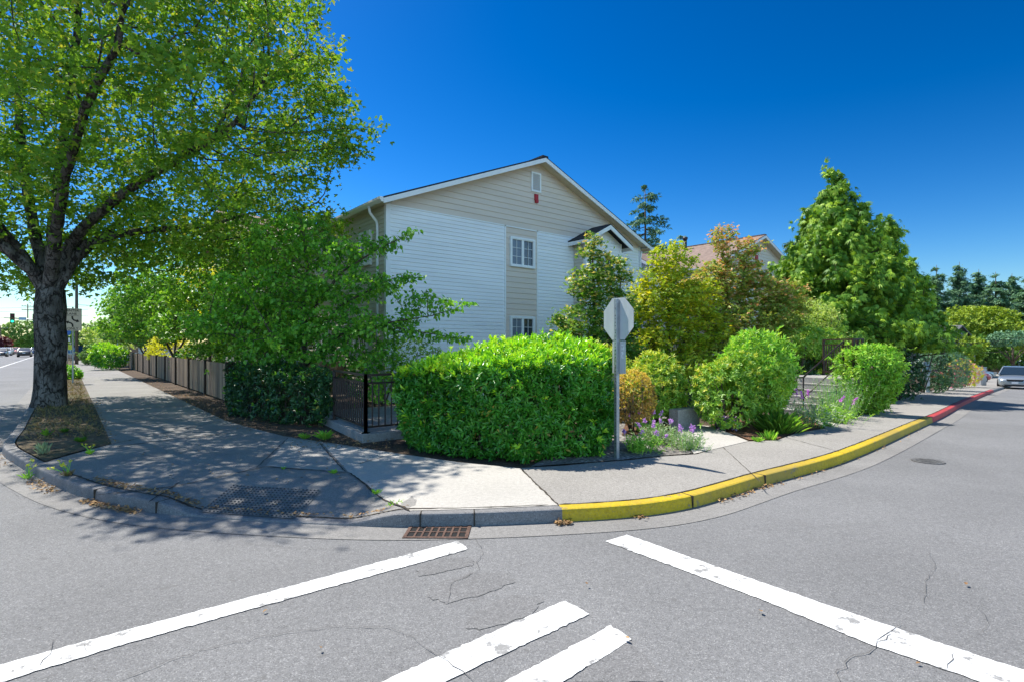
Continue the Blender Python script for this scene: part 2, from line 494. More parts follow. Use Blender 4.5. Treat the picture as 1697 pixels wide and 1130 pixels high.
# ---- branching by space colonisation
def colonise(guides, A, step, infl, kill, iters, rg, trop=(0, 0, .08)):
    nodes, par, spans = [], [], []
    for g in guides:
        g = [np.array(p, float) for p in g]
        if nodes:
            pi = int(np.argmin(((np.array(nodes) - g[0]) ** 2).sum(1)))
            sp0 = len(nodes)
        else:
            nodes.append(g[0]); par.append(-1); pi = 0; sp0 = 1
        for a, b in zip(g[:-1], g[1:]):
            m = max(1, int(np.linalg.norm(b - a) / step))
            for j in range(1, m + 1):
                p = a + (b - a) * j / m + rg.normal(0, .03 * step, 3)
                nodes.append(p); par.append(pi); pi = len(nodes) - 1
        spans.append((sp0, len(nodes)))
    colonise.spans = spans
    nodes = np.array(nodes); par = np.array(par); nch = np.zeros(len(nodes), int)
    bd = np.full(len(A), 1e9); bi = np.zeros(len(A), int)
    new0 = 0; trop = np.array(trop)
    for it in range(iters):
        nw = nodes[new0:]
        for c in range(0, len(nw), 400):
            d = np.sqrt(((A[:, None] - nw[None, c:c + 400]) ** 2).sum(2)); j = d.argmin(1); v = d[np.arange(len(A)), j]
            u = v < bd; bd[u] = v[u]; bi[u] = j[u] + new0 + c
        keep = bd > kill
        A, bd, bi = A[keep], bd[keep], bi[keep]
        if not len(A): break
        act = bd < infl
        if not act.any(): infl *= 1.5; new0 = len(nodes); continue
        s = np.zeros_like(nodes); np.add.at(s, bi[act], unit(A[act] - nodes[bi[act]]))
        g = np.unique(bi[act]); g = g[nch[g] < 3]
        if not len(g): break
        d = unit(unit(s[g]) + trop + rg.normal(0, .12, (len(g), 3)))
        new0 = len(nodes)
        nodes = np.concatenate([nodes, nodes[g] + d * step]); par = np.concatenate([par, g]); nch[g] += 1
        nch = np.concatenate([nch, np.zeros(len(g), int)])
    return nodes, par

def tree_radii(nodes, par, root_r, tip_r):
    cnt = np.zeros(len(nodes)); hasch = np.zeros(len(nodes), bool)
    hasch[par[par >= 0]] = True
    cnt[~hasch] = 1
    order = np.arange(len(nodes) - 1, 0, -1)
    for i in order: cnt[par[i]] += cnt[i]
    e = math.log(max(root_r / tip_r, 1.5)) / math.log(max(cnt[0], 2))
    return tip_r * cnt ** e, cnt

def limb_mesh(nodes, par, R, sides=lambda r: 5, flare=0.0, rough=0.0, rg=None, minr=0.0):
    kids = {}
    for i, p in enumerate(par.tolist()):
        if p >= 0: kids.setdefault(p, []).append(i)
    V, F = [], []; nv = 0
    stack = [(0, -1)]
    while stack:
        i, p = stack.pop()
        chain = [i] if p < 0 else [p, i]
        rad = [R[i]] if p < 0 else [min(R[p], R[i] * 1.25), R[i]]
        while True:
            c = kids.get(chain[-1], [])
            if not c: break
            c = sorted(c, key=lambda q: -R[q])
            for q in c[1:]:
                if R[q] >= minr: stack.append((q, chain[-1]))
            if R[c[0]] < minr: break
            chain.append(c[0]); rad.append(R[c[0]])
        if len(chain) < 2: continue
        X = nodes[chain]; k = sides(rad[min(1, len(rad) - 1)])
        T = unit(np.gradient(X, axis=0)); ref = np.array([1., .2, 0]) if abs(T[0, 2]) > .7 else np.array([0, 0, 1.])
        S = unit(np.cross(T, ref)); U = np.cross(S, T)
        ang = np.arange(k) * 2 * math.pi / k
        r = np.array(rad)[:, None] * np.ones((1, k))
        if flare and p < 0: r = r * (1 + flare * np.exp(-np.maximum(X[:, 2:3] - X[0, 2], 0) / .35) * (1 + .35 * np.sin(ang * 4 + 1)[None]))
        if rough and k > 8: r = r * (1 + rg.normal(0, rough, r.shape))
        ring = X[:, None] + (S[:, None] * np.cos(ang)[None, :, None] + U[:, None] * np.sin(ang)[None, :, None]) * r[..., None]
        V.append(ring.reshape(-1, 3))
        m = len(chain); a = np.arange(k); b = (a + 1) % k
        for j in range(m - 1):
            F.append(np.stack([a + j * k, b + j * k, b + (j + 1) * k, a + (j + 1) * k], 1) + nv)
        nv += m * k
    return np.concatenate(V), np.concatenate(F)

def fill_ellipsoids(ells, n, rg, outer=.5):
    vol = np.array([e[3] * e[4] * e[5] for e in ells]); out = []
    for e, k in zip(ells, (vol / vol.sum() * n).astype(int)):
        d = sphere_dirs(k, rg); r = rg.uniform(0, 1, (k, 1)) ** (1 / 3 * (1 - outer * .5))
        out.append(np.array(e[:3]) + d * r * np.array(e[3:6]))
    return np.concatenate(out)

def branchy(name, label, cat, base, guides, ells, natt, mat, bark, seed, step=.25, infl=1.6, kill=.4, root_r=.08, tip_r=.005, per=10, L=.1, W=.07,
            kind='ovate', spread=.22, droop=.35, flat=.8, group=None, iters=70, mats2=None, frac2=0.0, flare=.4, cut=None, thin=6, sidesf=None, rough=0.0, outer=.5, minr=.004, pick2=None, limb=None):
    """a tree grown into ellipsoids (all coordinates relative to the base): trunk with limbs, and a crown of single leaves"""
    rg = np.random.default_rng(seed)
    t = thing(name, label, cat, base, 0, group)
    A = fill_ellipsoids(ells, natt, rg, outer)
    if cut is not None: A = A[cut(A)]
    nodes, par = colonise(guides, A, step, infl, kill, iters, rg)
    R, cnt = tree_radii(nodes, par, root_r, tip_r)
    if limb:
        for a_, b_ in colonise.spans[1:]: R[a_:b_] = np.maximum(R[a_:b_], np.linspace(limb[0], limb[1], b_ - a_))
    V, F = limb_mesh(nodes, par, R, sidesf or (lambda r: 10 if r > .05 else (6 if r > .015 else 4)), flare, rough, rg, minr)
    link('trunk', np_mesh('trunk', V, F), bark, t, True)
    tw = np.where((cnt <= thin) & (par >= 0))[0]
    k = rg.poisson(per, len(tw)); idx = np.repeat(tw, k); n = len(idx)
    tdir = unit(nodes[idx] - nodes[par[idx]])
    f = rg.uniform(0, 1, (n, 1))
    P = nodes[idx] * f + nodes[par[idx]] * (1 - f) + rg.normal(0, spread * .5, (n, 3)) * np.array([1, 1, .6])
    D = tdir * .6 + rg.normal(0, .6, (n, 3)) + np.array([0, 0, -droop])
    N = np.array([0, 0, flat]) + rg.normal(0, .45, (n, 3))
    sc = rg.uniform(.65, 1.15, n)
    if mats2 is not None:
        s2 = pick2(P, rg) if pick2 else rg.uniform(0, 1, n) < frac2
        leaf_obj('crown', [leaves(P[~s2], D[~s2], N[~s2], L * sc[~s2], W * sc[~s2], kind)], mat, t)
        leaf_obj('young_leaves', [leaves(P[s2], D[s2], N[s2], L * sc[s2], W * sc[s2], kind)], mats2, t)
    else:
        leaf_obj('crown', [leaves(P, D, N, L * sc, W * sc, kind)], mat, t)
    return t

def conifer(name, label, base, h, rad, mat, bark, seed, nb=200, ns=14, L=.3, W=.3, kind='spray', z0=.05, shape=.8, rise=.25, sag=.5, cat='tree', group=None, plume=.25, trunk_r=.2, irregular=.25, dirs=None, hang=.35, clump=0, low=None, leaders=0):
    """a conifer: straight trunk, limbs carrying flat sprays"""
    rg = np.random.default_rng(seed)
    t = thing(name, label, cat, base, 0, group)
    mb = MB(); mb.tube([(0, 0, -.3), (rg.normal(0, .05), rg.normal(0, .05), h * .5), (0, 0, h * .97)], [trunk_r, trunk_r * .6, trunk_r * .08], 9)
    u = 1 - np.sqrt(1 - rg.uniform(0, 1, nb) ** .92); u = z0 + (1 - z0) * np.minimum(u, .985)
    az = rg.uniform(0, 6.283, nb)
    prof = np.where(u < .12, .75 + u * 2, 1) * (1 - u) ** shape + .03
    bl = rad * prof * rg.uniform(1 - irregular * 1.6, 1 + irregular * .6, nb)
    if dirs is not None: bl = bl * dirs(az, u)
    P0 = np.stack([np.zeros(nb), np.zeros(nb), u * h], 1)
    out = np.stack([np.cos(az), np.sin(az), np.zeros(nb)], 1)
    s = np.sort(1 - .75 * rg.uniform(0, 1, (nb, ns)) ** 1.35, 1); s[:, -1] = 1
    zz = rise * s - sag * s ** 2 + (.18 * s ** 4)
    pts = P0[:, None] + out[:, None] * (bl[:, None] * s)[..., None]
    pts[..., 2] += bl[:, None] * zz
    pl = plume * (.5 + .5 * (bl / rad))[:, None, None]
    pts = pts + rg.normal(0, 1, pts.shape) * pl * np.array([1, 1, .5])
    for i in range(0, nb, 2):
        e = P0[i] + out[i] * bl[i] * .85; e[2] += bl[i] * (rise * .85 - sag * .72)
        if low is not None and e[2] < low(e[None])[0] + .25: continue
        mdl = P0[i] + out[i] * bl[i] * .45; mdl[2] += bl[i] * (rise * .45 - sag * .2)
        mb.tube([P0[i], mdl, e], [trunk_r * .16, trunk_r * .1, trunk_r * .04], 4, False)
    P = pts.reshape(-1, 3); o = np.repeat(out, ns, 0)
    if clump:
        o = np.repeat(o, clump, 0) + rg.normal(0, .45, (len(P) * clump, 3)) * np.array([1, 1, .5]); o = unit(o)
        P = np.repeat(P, clump, 0) + o * rg.uniform(0, .30, (len(o), 1)) * plume * 1.6 + rg.normal(0, .06, (len(o), 3)) * np.array([.7, .7, 2.2])
    for i in range(leaders):                                # upright side tops that break the outline
        a_ = rg.uniform(0, 6.283); u_ = rg.uniform(.12, .74); r_ = rad * ((1 - u_) ** shape + .02) * rg.uniform(.6, .98) * (float(dirs(np.array([a_]), np.array([u_]))[0]) if dirs is not None else 1)
        o_ = np.array([math.cos(a_), math.sin(a_), 0]); hh = rg.uniform(.5, 1.1) * (1.25 - .6 * u_); m_ = 70
        f_ = rg.uniform(0, 1, (m_, 1))
        b_ = o_ * r_ + np.array([0, 0, u_ * h + .15]); tipv = o_ * .22 + np.array([0, 0, 1.0])
        an = rg.uniform(0, 6.283, (m_, 1)); rr_ = np.concatenate([np.cos(an), np.sin(an), 0 * an], 1)
        P = np.concatenate([P, b_ + tipv * hh * f_ + rr_ * (.26 * (1 - f_) + .02)]); o = np.concatenate([o, unit(rr_ + o_ * .5 + np.array([0, 0, .9]) * f_)])
        mb.tube([o_ * r_ * .5 + np.array([0, 0, u_ * h]), b_, b_ + tipv * hh], [.03, .02, .006], 4, False)
    if low is not None:
        kp_ = P[:, 2] > low(P); P, o = P[kp_], o[kp_]
    mb.build('trunk', bark, t, True)
    P[:, 2] = np.maximum(P[:, 2], .08)
    D = o * .7 + rg.normal(0, .55, P.shape) + np.array([0, 0, -hang])
    N = np.array([0, 0, .8 if not clump else .35]) + o * (.5 if not clump else .9) + rg.normal(0, .4, P.shape)
    sc = rg.uniform(.6, 1.2, len(P))
    leaf_obj('crown', [leaves(P, D, N, L * sc, W * sc, kind)], mat, t)
    return t

def tufts(P, n, h, w, rg, lean=.6):
    """grass-like blades rising from points: quads pairs"""
    k = len(P) * n
    B = np.repeat(P, n, 0) + rg.normal(0, w * 1.6, (k, 3)) * np.array([1, 1, 0])
    D = rg.normal(0, lean, (k, 3)); D[:, 2] = 1
    N = rg.normal(0, 1, (k, 3)); N[:, 2] = .2
    sc = rg.uniform(.5, 1.2, k)
    return leaves(B, D, N, h * sc, w * sc, 'oblong')

def copy_thing(o, loc, rotz=0, scale=None, label=None):
    r = o.copy(); COL.objects.link(r); r.location = loc; r.rotation_euler = (0, 0, rotz)
    if scale: r.scale = scale
    if label: r["label"] = label
    for ch in o.children:
        c = ch.copy(); COL.objects.link(c); c.parent = r
        for gc in ch.children:
            d = gc.copy(); COL.objects.link(d); d.parent = c
    return r
# ------------------------------------------------------------------ shared materials
M = {}
M['asphalt'] = stony('asphalt', (.195, .194, .192), (.125, .124, .123), (.31, .306, .30), .15, 150, .82, .5, blot_scale=.4, stain=(.165, .160, .155), stain_pos=(.56, .74), wear=(.155, .152, .148), wear_amt=.52)
M['patch'] = stony('asphalt_patch', (.187, .184, .181), (.12, .119, .117), (.30, .296, .29), .12, 150, .85, .4)
M['gutter'] = stony('gutter_concrete', (.235, .226, .212), (.16, .153, .145), (.32, .31, .295), .16, 150, .85, .25, stain=(.19, .18, .165))
M['walk'] = stony('grey_concrete', (.26, .248, .228), (.165, .157, .145), (.36, .345, .32), .15, 150, .88, .3, stain=(.17, .165, .155))
M['walk2'] = stony('warm_concrete', (.305, .287, .258), (.20, .188, .17), (.41, .388, .355), .10, 120, .88, .35, stain=(.205, .195, .18))
M['slab'] = stony('pale_concrete', (.455, .43, .385), (.36, .34, .30), (.54, .515, .465), .08, 170, .85, .15, stain=(.38, .36, .32))
M['conc'] = stony('wall_concrete', (.34, .33, .31), (.26, .25, .24), (.42, .41, .39), .12, 60, .85, .2, stain=(.25, .24, .22))
M['kerb'] = stony('kerb_concrete', (.21, .205, .20), (.14, .135, .13), (.30, .29, .28), .2, 130, .88, .3, stain=(.15, .145, .14))
M['yellow'] = stony('yellow_paint', (.62, .43, .015), (.50, .33, .012), (.68, .49, .03), .14, 60, .6, .2, wear=(.26, .22, .13), wear_amt=.56, stain=(.33, .24, .07), stain_pos=(.44, .62), pits=(.40, .30, .08))
M['red'] = stony('red_paint', (.42, .045, .05), (.32, .035, .04), (.50, .09, .085), .15, 60, .6, .2, wear=(.30, .2, .18), wear_amt=.58, stain=(.36, .06, .05), pits=(.34, .12, .10))
M['white'] = stony('road_paint', (.72, .72, .70), (.62, .62, .60), (.78, .78, .76), .06, 90, .7, .3, wear=(.27, .265, .255), wear_amt=.72, stain=(.60, .59, .56), pits=(.36, .355, .345))
M['soil'] = stony('soil', (.085, .060, .040), (.04, .028, .02), (.17, .12, .085), .35, 38, .95, .8)
M['mulch'] = stony('bark_mulch', (.16, .085, .05), (.07, .04, .025), (.28, .15, .085), .3, 30, .95, .9)
M['gravel'] = stony('gravel', (.20, .18, .16), (.07, .065, .06), (.42, .40, .37), .15, 26, .9, 1.0)
M['drygrass'] = stony('dry_ground', (.105, .08, .048), (.05, .038, .025), (.20, .16, .09), .35, 30, .95, .8, stain=(.075, .085, .03), stain_pos=(.5, .6))
M['lawn'] = stony('dry_lawn', (.30, .24, .09), (.2, .17, .06), (.38, .31, .13), .2, 8, .95, .3, stain=(.13, .15, .04), stain_pos=(.52, .62), blot_scale=.2)
M['crack'] = pr('crack_fill', (.115, .11, .105), .95)
M['joint'] = pr('joint_dirt', (.06, .05, .038), .95, noise=.4, nscale=20)
M['rust'] = pr('rusted_iron', (.13, .075, .055), .7, .3, noise=.35, nscale=25, bump=.4, bscale=90)
M['manhole'] = pr('worn_iron', (.155, .15, .142), .65, .3, noise=.4, nscale=20)
M['dark'] = pr('dark_void', (.01, .01, .01), .9)
M['tactile'] = pr('tactile_plate', (.19, .185, .175), .8, noise=.25, nscale=9, bump=.2)
M['dome'] = pr('dark_dome', (.065, .065, .066), .75, noise=.3, nscale=9)
M['bark'] = cracked_bark('maple_bark', (.20, .178, .155), (.075, .063, .052), (.03, .025, .02))
M['bark2'] = pr('brown_bark', (.13, .10, .075), .9, noise=.4, nscale=9, bump=.7, bscale=20, stretch=(1, 1, .4))
M['galv'] = pr('galvanised_steel', (.40, .43, .44), .42, .75, noise=.12, nscale=14)
M['signback'] = pr('bare_aluminium', (.58, .62, .62), .5, .15, noise=.10, nscale=5, stretch=(1, 1, .25))
M['black'] = pr('black_steel', (.022, .02, .02), .45, .2, noise=.2, nscale=20)
M['brownsteel'] = pr('brown_painted_steel', (.055, .035, .028), .45, .2, noise=.25, nscale=20)

# ------------------------------------------------------------------ plan of the corner
tup = lambda v: np.array((v.x, v.y))
a1, a2, e2 = np.array(A1)[:2], np.array(A2)[:2], np.array(E2)[:2]
K0 = np.array((-8.45, 9.05))
kp = [K0 + a1 * t for t in (170, 100, 60, 36, 20, 11, 5, 2)] + [np.array(p) for p in
      ((-8.3, 8.85), (-7.2, 7.92), (-5.94, 6.95), (-4.82, 6.2), (-3.72, 5.69), (-2.35, 5.38), (-1.01, 5.25), (.5, 5.40), (1.38, 5.60), (1.95, 5.88), (2.49, 6.28), (3.07, 6.74))]
kp += [tup(G(1400, 751)), tup(G(1545, 691)), tup(G(1600, 664)), tup(G(1645, 646))]
kend = kp[-1]
kp += [kend + e2 * t for t in (8, 20, 50, 100)]
def catmull(P, per):
    out = []
    P = [2 * P[0] - P[1]] + list(P) + [2 * P[-1] - P[-2]]
    for i in range(1, len(P) - 2):
        p0, p1, p2, p3 = P[i - 1], P[i], P[i + 1], P[i + 2]
        t0 = 0; al = .5
        t1 = t0 + np.linalg.norm(p1 - p0) ** al; t2 = t1 + np.linalg.norm(p2 - p1) ** al; t3 = t2 + np.linalg.norm(p3 - p2) ** al
        m = max(2, min(per, int(np.linalg.norm(p2 - p1) / .12)))
        for t in np.linspace(t1, t2, m, endpoint=False):
            A_ = (t1 - t) / (t1 - t0) * p0 + (t - t0) / (t1 - t0) * p1
            B_ = (t2 - t) / (t2 - t1) * p1 + (t - t1) / (t2 - t1) * p2
            C_ = (t3 - t) / (t3 - t2) * p2 + (t - t2) / (t3 - t2) * p3
            D_ = (t2 - t) / (t2 - t0) * A_ + (t - t0) / (t2 - t0) * B_
            E_ = (t3 - t) / (t3 - t1) * B_ + (t - t1) / (t3 - t1) * C_
            out.append((t2 - t) / (t2 - t1) * D_ + (t - t1) / (t2 - t1) * E_)
    out.append(P[-2])
    return np.array(out)
KC = catmull(kp, 14)
KT = unit(np.gradient(KC, axis=0)); KN = np.stack([-KT[:, 1], KT[:, 0]], 1)      # left of travel = into the block
if KN[len(KN) // 2][1] < 0: KN = -KN
# travel runs from the far left to the far right, so the block lies to the left of it
KERB_W, KERB_H = .15, .13
rc = np.array((-2.45, 5.38)); rt = np.array((.994, -.11)); rn = np.array((.11, .994))
def sst(x, a, b):
    t = np.clip((x - a) / (b - a), 0, 1); return t * t * (3 - 2 * t)
def dip(x, y):
    dx, dy = np.asarray(x) - rc[0], np.asarray(y) - rc[1]
    u = np.abs(dx * rt[0] + dy * rt[1]); v = dx * rn[0] + dy * rn[1]
    return .108 * (1 - sst(u, .75, 1.42)) * (1 - sst(v, .1, 1.5)) * (v > -.6)
def zwalk(off): return lambda x, y: hgt(x, y) + .13 + off - dip(x, y)
def zroad(off): return lambda x, y: hgt(x, y) + off

def px_of(i): return CX + FPX * KC[i, 0] / max(KC[i, 1], .1)

def sweep(name, i0, i1, prof, mat, shrink=0.0):
    """prof: list of (inward offset, fn height(x,y)) along kerb samples i0..i1"""
    V, F = [], []
    k = len(prof)
    for i in range(i0, i1 + 1):
        for d, hf in prof:
            p = KC[i] + KN[i] * d
            V.append((p[0], p[1], float(hf(p[0], p[1]))))
    m = i1 - i0 + 1
    for j in range(m - 1):
        for q in range(k - 1):
            F.append((j * k + q, j * k + q + 1, (j + 1) * k + q + 1, (j + 1) * k + q))
    for j in (0, m - 1): F.append(tuple(j * k + q for q in range(k)))
    me = bpy.data.meshes.new(name); me.from_pydata(V, [], F)
    import bmesh as _b
    bm = _b.new(); bm.from_mesh(me); _b.ops.recalc_face_normals(bm, faces=bm.faces); bm.to_mesh(me); bm.free()
    o = link(name, me, mat); o["kind"] = 'structure'
    return o
kprof = [(-.012, lambda x, y: float(hgt(x, y)) - .05), (.004, lambda x, y: float(zwalk(-.022)(x, y))), (.010, lambda x, y: float(zwalk(-.008)(x, y))), (.028, lambda x, y: float(zwalk(0)(x, y))),
         (KERB_W, lambda x, y: float(zwalk(.001)(x, y))), (KERB_W + .001, lambda x, y: float(hgt(x, y)) - .05)]
near = [i for i in range(len(KC)) if KC[i, 1] < 60]
iy0 = next(i for i in range(len(KC)) if KC[i, 1] < 10 and px_of(i) > 931)
ir0 = next(i for i in range(iy0, len(KC)) if px_of(i) > 1545)
ir1 = next(i for i in range(iy0, len(KC)) if px_of(i) > 1646)
sweep('kerb', 0, iy0, kprof, M['kerb'])
sweep('kerb', iy0, ir0, kprof, M['yellow'])
sweep('kerb', ir0, ir1, kprof, M['red'])
sweep('kerb', ir1, len(KC) - 1, kprof, M['kerb'])
sweep('gutter', 0, len(KC) - 1, [(-.36, lambda x, y: float(hgt(x, y)) + .005), (-.2, lambda x, y: float(hgt(x, y)) + .003), (.01, lambda x, y: float(hgt(x, y)) + .004)], M['gutter'])

# ground to the horizon, the roads, the block
rr = np.concatenate([[0], np.geomspace(2, 4000, 70)]); aa = np.linspace(0, 2 * math.pi, 97)[:-1]
V = [(0, 0, -.3)]; F = []
for r in rr[1:]:
    for a in aa:
        x, y = r * math.cos(a), r * math.sin(a)
        V.append((x, y, float(hgt(x, y)) - .25))
na = len(aa)
for i in range(na): F.append((0, 1 + i, 1 + (i + 1) % na))
for j in range(len(rr) - 2):
    for i in range(na):
        a, b = 1 + j * na + i, 1 + j * na + (i + 1) % na
        F.append((a, a + na, b + na, b))
me = bpy.data.meshes.new('ground'); me.from_pydata(V, [], F)
o = link('ground', me, M['drygrass'], None, True); o["kind"] = 'structure'

inward = KC + KN * .12
rfar = kp[-1]; lfar = kp[0]
rw = np.array((E2.y, -E2.x)); lw = np.array((-A1.y, A1.x))          # across each street, away from the block
if rw @ (np.array((0., 0.)) - kend) < 0: rw = -rw
road_poly = list(inward[::3]) + [inward[-1]] + [rfar + rw * 10.5, kp[-4] + rw * 10.5, np.array((14., -3.)), np.array((18., -14.)), np.array((-22., -14.)), np.array((-26., 2.)), K0 + lw * 15.5 + a1 * 4, lfar + lw * 15.5]
o = sheet('road', road_poly, zroad(0), M['asphalt'], 3.0)
block_in = KC + KN * (KERB_W - .02)
block_poly = list(block_in[::2]) + [block_in[-1]] + [rfar + e2 * 5 - rw * 80, lfar - lw * 120]
sheet('garden_soil', block_poly, lambda x, y: hgt(x, y) + .10 - .17 * (1 - sst(np.hypot(np.asarray(x) - rc[0], np.asarray(y) - rc[1]), 2.1, 3.0)), M['soil'], 2.5)
# other side of the left street
sheet('verge', [K0 + lw * 15.4 + a1 * 6, lfar + lw * 15.4, lfar + lw * 80, K0 + lw * 60 + a1 * 6], zroad(.08), M['drygrass'], 6)
# cross street and lawn beyond the right street's end
sheet('lawn', [at(1600, 50), at(1730, 47), at(1900, 60), at(2100, 150), at(1500, 170), at(1480, 80)], zroad(.03), M['lawn'], 5)
sheet('cross_street', [at(1560, 74), at(1980, 78), at(1980, 92), at(1540, 88)], zroad(.05), M['asphalt'], 5)

# pavements
P = lambda *l: [tup(G(x, y)) for x, y in l]
i_near = next(i for i in range(len(KC)) if KC[i, 1] < 10)
ki = lambda px: next(i for i in range(i_near, len(KC)) if px_of(i) > px)
kin = lambda i: KC[i] + KN[i] * (KERB_W + .003)
WL = tup(G(185, 735)); WR = np.array((-6.27, 11.85))
WL_far, WR_far = WL + a1 * 110, WR + a1 * 108
ramp_px0, iq = ki(60), ki(928)
corner_k = [kin(i) for i in range(ki(66), iq)]
inner_r = P((862, 775), (760, 765), (655, 750), (600, 741), (545, 733), (470, 722), (415, 708))
corner = corner_k + [tup(G(925, 838))] + inner_r + [WR] + [WL] + P((120, 752), (72, 766))
sheet('pavement', corner, zwalk(.0), M['walk'], .3)
sheet('pavement', [WL, WR, WR_far, WL_far], zwalk(.004), M['walk'], 2.0)
slab = P((578, 783), (679, 846), (800, 843), (925, 837), (862, 776), (760, 766), (655, 751), (600, 743), (535, 735))
slab2 = P((440, 773), (572, 782), (530, 735), (478, 725))
sheet('pavement', slab, zwalk(.005), M['slab'], .3)
sheet('pavement', slab2, zwalk(.005), stony('mid_concrete', (.33, .32, .295), (.25, .24, .22), (.41, .40, .37), .1, 160, .86, .2, stain=(.26, .25, .225)), .3)
WI = [(985, 766), (1033, 763), (1098, 756), (1155, 752), (1197, 740), (1240, 731), (1288, 729), (1318, 718), (1369, 709), (1412, 695), (1447, 680), (1463, 666), (1505, 656), (1541, 648), (1590, 636), (1622, 625), (1655, 618)]
rk = [kin(i) for i in range(iq, len(KC) - 1) if KC[i, 1] < 60]
right_walk = rk + [tup(G(x, y)) for x, y in WI[::-1]] + P((935, 771), (864, 775)) + [tup(G(926, 838))]
sheet('pavement', right_walk, zwalk(.002), M['walk2'], .8)
sheet('pavement', P((1150, 752), (1240, 731), (1180, 706), (1140, 703), (1120, 712)), zwalk(.008), M['slab'], .5)
sheet('pavement', P((1369, 709), (1412, 695), (1395, 686), (1345, 696)), zwalk(.008), M['slab'], .5)
sheet('pavement', P((1541, 648), (1463, 663), (1475, 650), (1530, 641)), zwalk(.008), M['walk2'], .8)
# beds
bed = [tup(G(x, y, .11)) for x, y in [(880, 773), (1030, 762), (1098, 755), (1150, 751), (1130, 712), (1145, 700), (1100, 690), (1010, 700)]]
sheet('gravel_bed', bed, lambda x, y: hgt(x, y) + .118, M['gravel'], .5)
bed = [tup(G(x, y, .11)) for x, y in [(1242, 729), (1288, 727), (1318, 716), (1369, 707), (1345, 690), (1250, 690), (1180, 700), (1180, 706)]]
sheet('mulch_bed', bed, lambda x, y: hgt(x, y) + .118, M['mulch'], .5)
bed = [tup(G(x, y, .11)) for x, y in [(1030, 722), (1130, 715), (1150, 700), (1040, 692)]]
sheet('mulch_bed', bed, lambda x, y: hgt(x, y) + .124, M['mulch'], .5)
strip = [KC[i] + KN[i] * (KERB_W + .02) for i in range(0, ki(62), 2)] + P((75, 764), (120, 750)) + [WL, WL_far]
sheet('planting_strip', strip, lambda x, y: hgt(x, y) + .135, M['drygrass'], 1.0)

# ribbons: joints, cracks
def ribbon(name, pts, w, zf, mat, jag=0.0, seed=0, sub=.07):
    rg = np.random.default_rng(seed)
    Q = []
    for a, b in zip(pts[:-1], pts[1:]):
        L = np.linalg.norm(b - a); k = max(1, int(L / sub))
        for j in range(k):
            q = a + (b - a) * j / k
            Q.append(q + (rg.normal(0, jag, 2) if j else 0))
    Q.append(pts[-1]); Q = np.array(Q)
    if len(Q) < 3: Q = np.array([Q[0], (Q[0] + Q[-1]) / 2, Q[-1]])
    T = unit(np.gradient(Q, axis=0)); N = np.stack([-T[:, 1], T[:, 0]], 1)
    ww = w * (rg.uniform(.35, 1.3, len(Q)) if jag else np.ones(len(Q))) / 2
    if jag: ww[0] *= .2; ww[-1] *= .2
    A_, B_ = Q + N * ww[:, None], Q - N * ww[:, None]
    V = [(p[0], p[1], float(zf(p[0], p[1]))) for p in np.stack([A_, B_], 1).reshape(-1, 2)]
    F = [(2 * i, 2 * i + 1, 2 * i + 3, 2 * i + 2) for i in range(len(Q) - 1)]
    me = bpy.data.meshes.new(name); me.from_pydata(V, [], F)
    if me.polygons and me.polygons[0].normal.z < 0: me.flip_normals()
    o = link(name, me, mat); o["kind"] = 'structure'
    return o
for pts, w in (([(578, 783), (679, 847)], .028), ([(578, 783), (440, 773)], .02), ([(530, 735), (572, 782)], .018), ([(862, 776), (926, 838)], .022), ([(440, 773), (290, 806), (150, 822)], .022),
               ([(380, 717), (190, 740)], .03), ([(655, 751), (590, 770)], .012), ([(478, 725), (425, 775)], .014), ([(300, 798), (246, 832)], .02)):
    ribbon('pavement_joint', P(*pts), w, zwalk(.009), M['joint'], .004, len(pts) + int(w * 1000))
i_a, i_b = ki(75), ki(925)
ribbon('pavement_joint', [kin(i) for i in range(i_a, i_b, 2)], .03, zwalk(.007), M['joint'], .006, 5)
ribbon('pavement_joint', [kin(i) for i in range(i_b, len(KC) - 1) if KC[i, 1] < 40], .022, zwalk(.007), M['joint'], .004, 6)
for t in range(3, 90, 3):
    ribbon('pavement_joint', [WL + a1 * t, WR + a1 * (t - 2.2)], .014, zwalk(.008), M['joint'])
for (x, y), (u, v) in (((1197, 740), (1262, 800)), ((1300, 724), (1405, 752)), ((1447, 680), (1540, 695)), ((1541, 648), (1607, 662)), ((1505, 656), (1440, 683))):
    ribbon('pavement_joint', P((x, y), (u, v)), .012, zwalk(.007), M['joint'], .003, x)
i_g = [ki(676), ki(779), ki(250), ki(150), ki(1145), ki(1262)]
for i in i_g:
    V = [KC[i] - KN[i] * .015, KC[i] + KN[i] * KERB_W]
    mb = MB(); T = KT[i] * .006
    p = [V[0] - T, V[0] + T, V[1] + T, V[1] - T]
    za = float(zwalk(.003)(*V[1])); zb = float(hgt(*V[0])) - .02
    mb.prism([(q[0], q[1]) for q in p], zb, za, lambda u, v, h: (u, v, h))
    o = mb.build('kerb_joint', M['joint']); o["kind"] = 'structure'

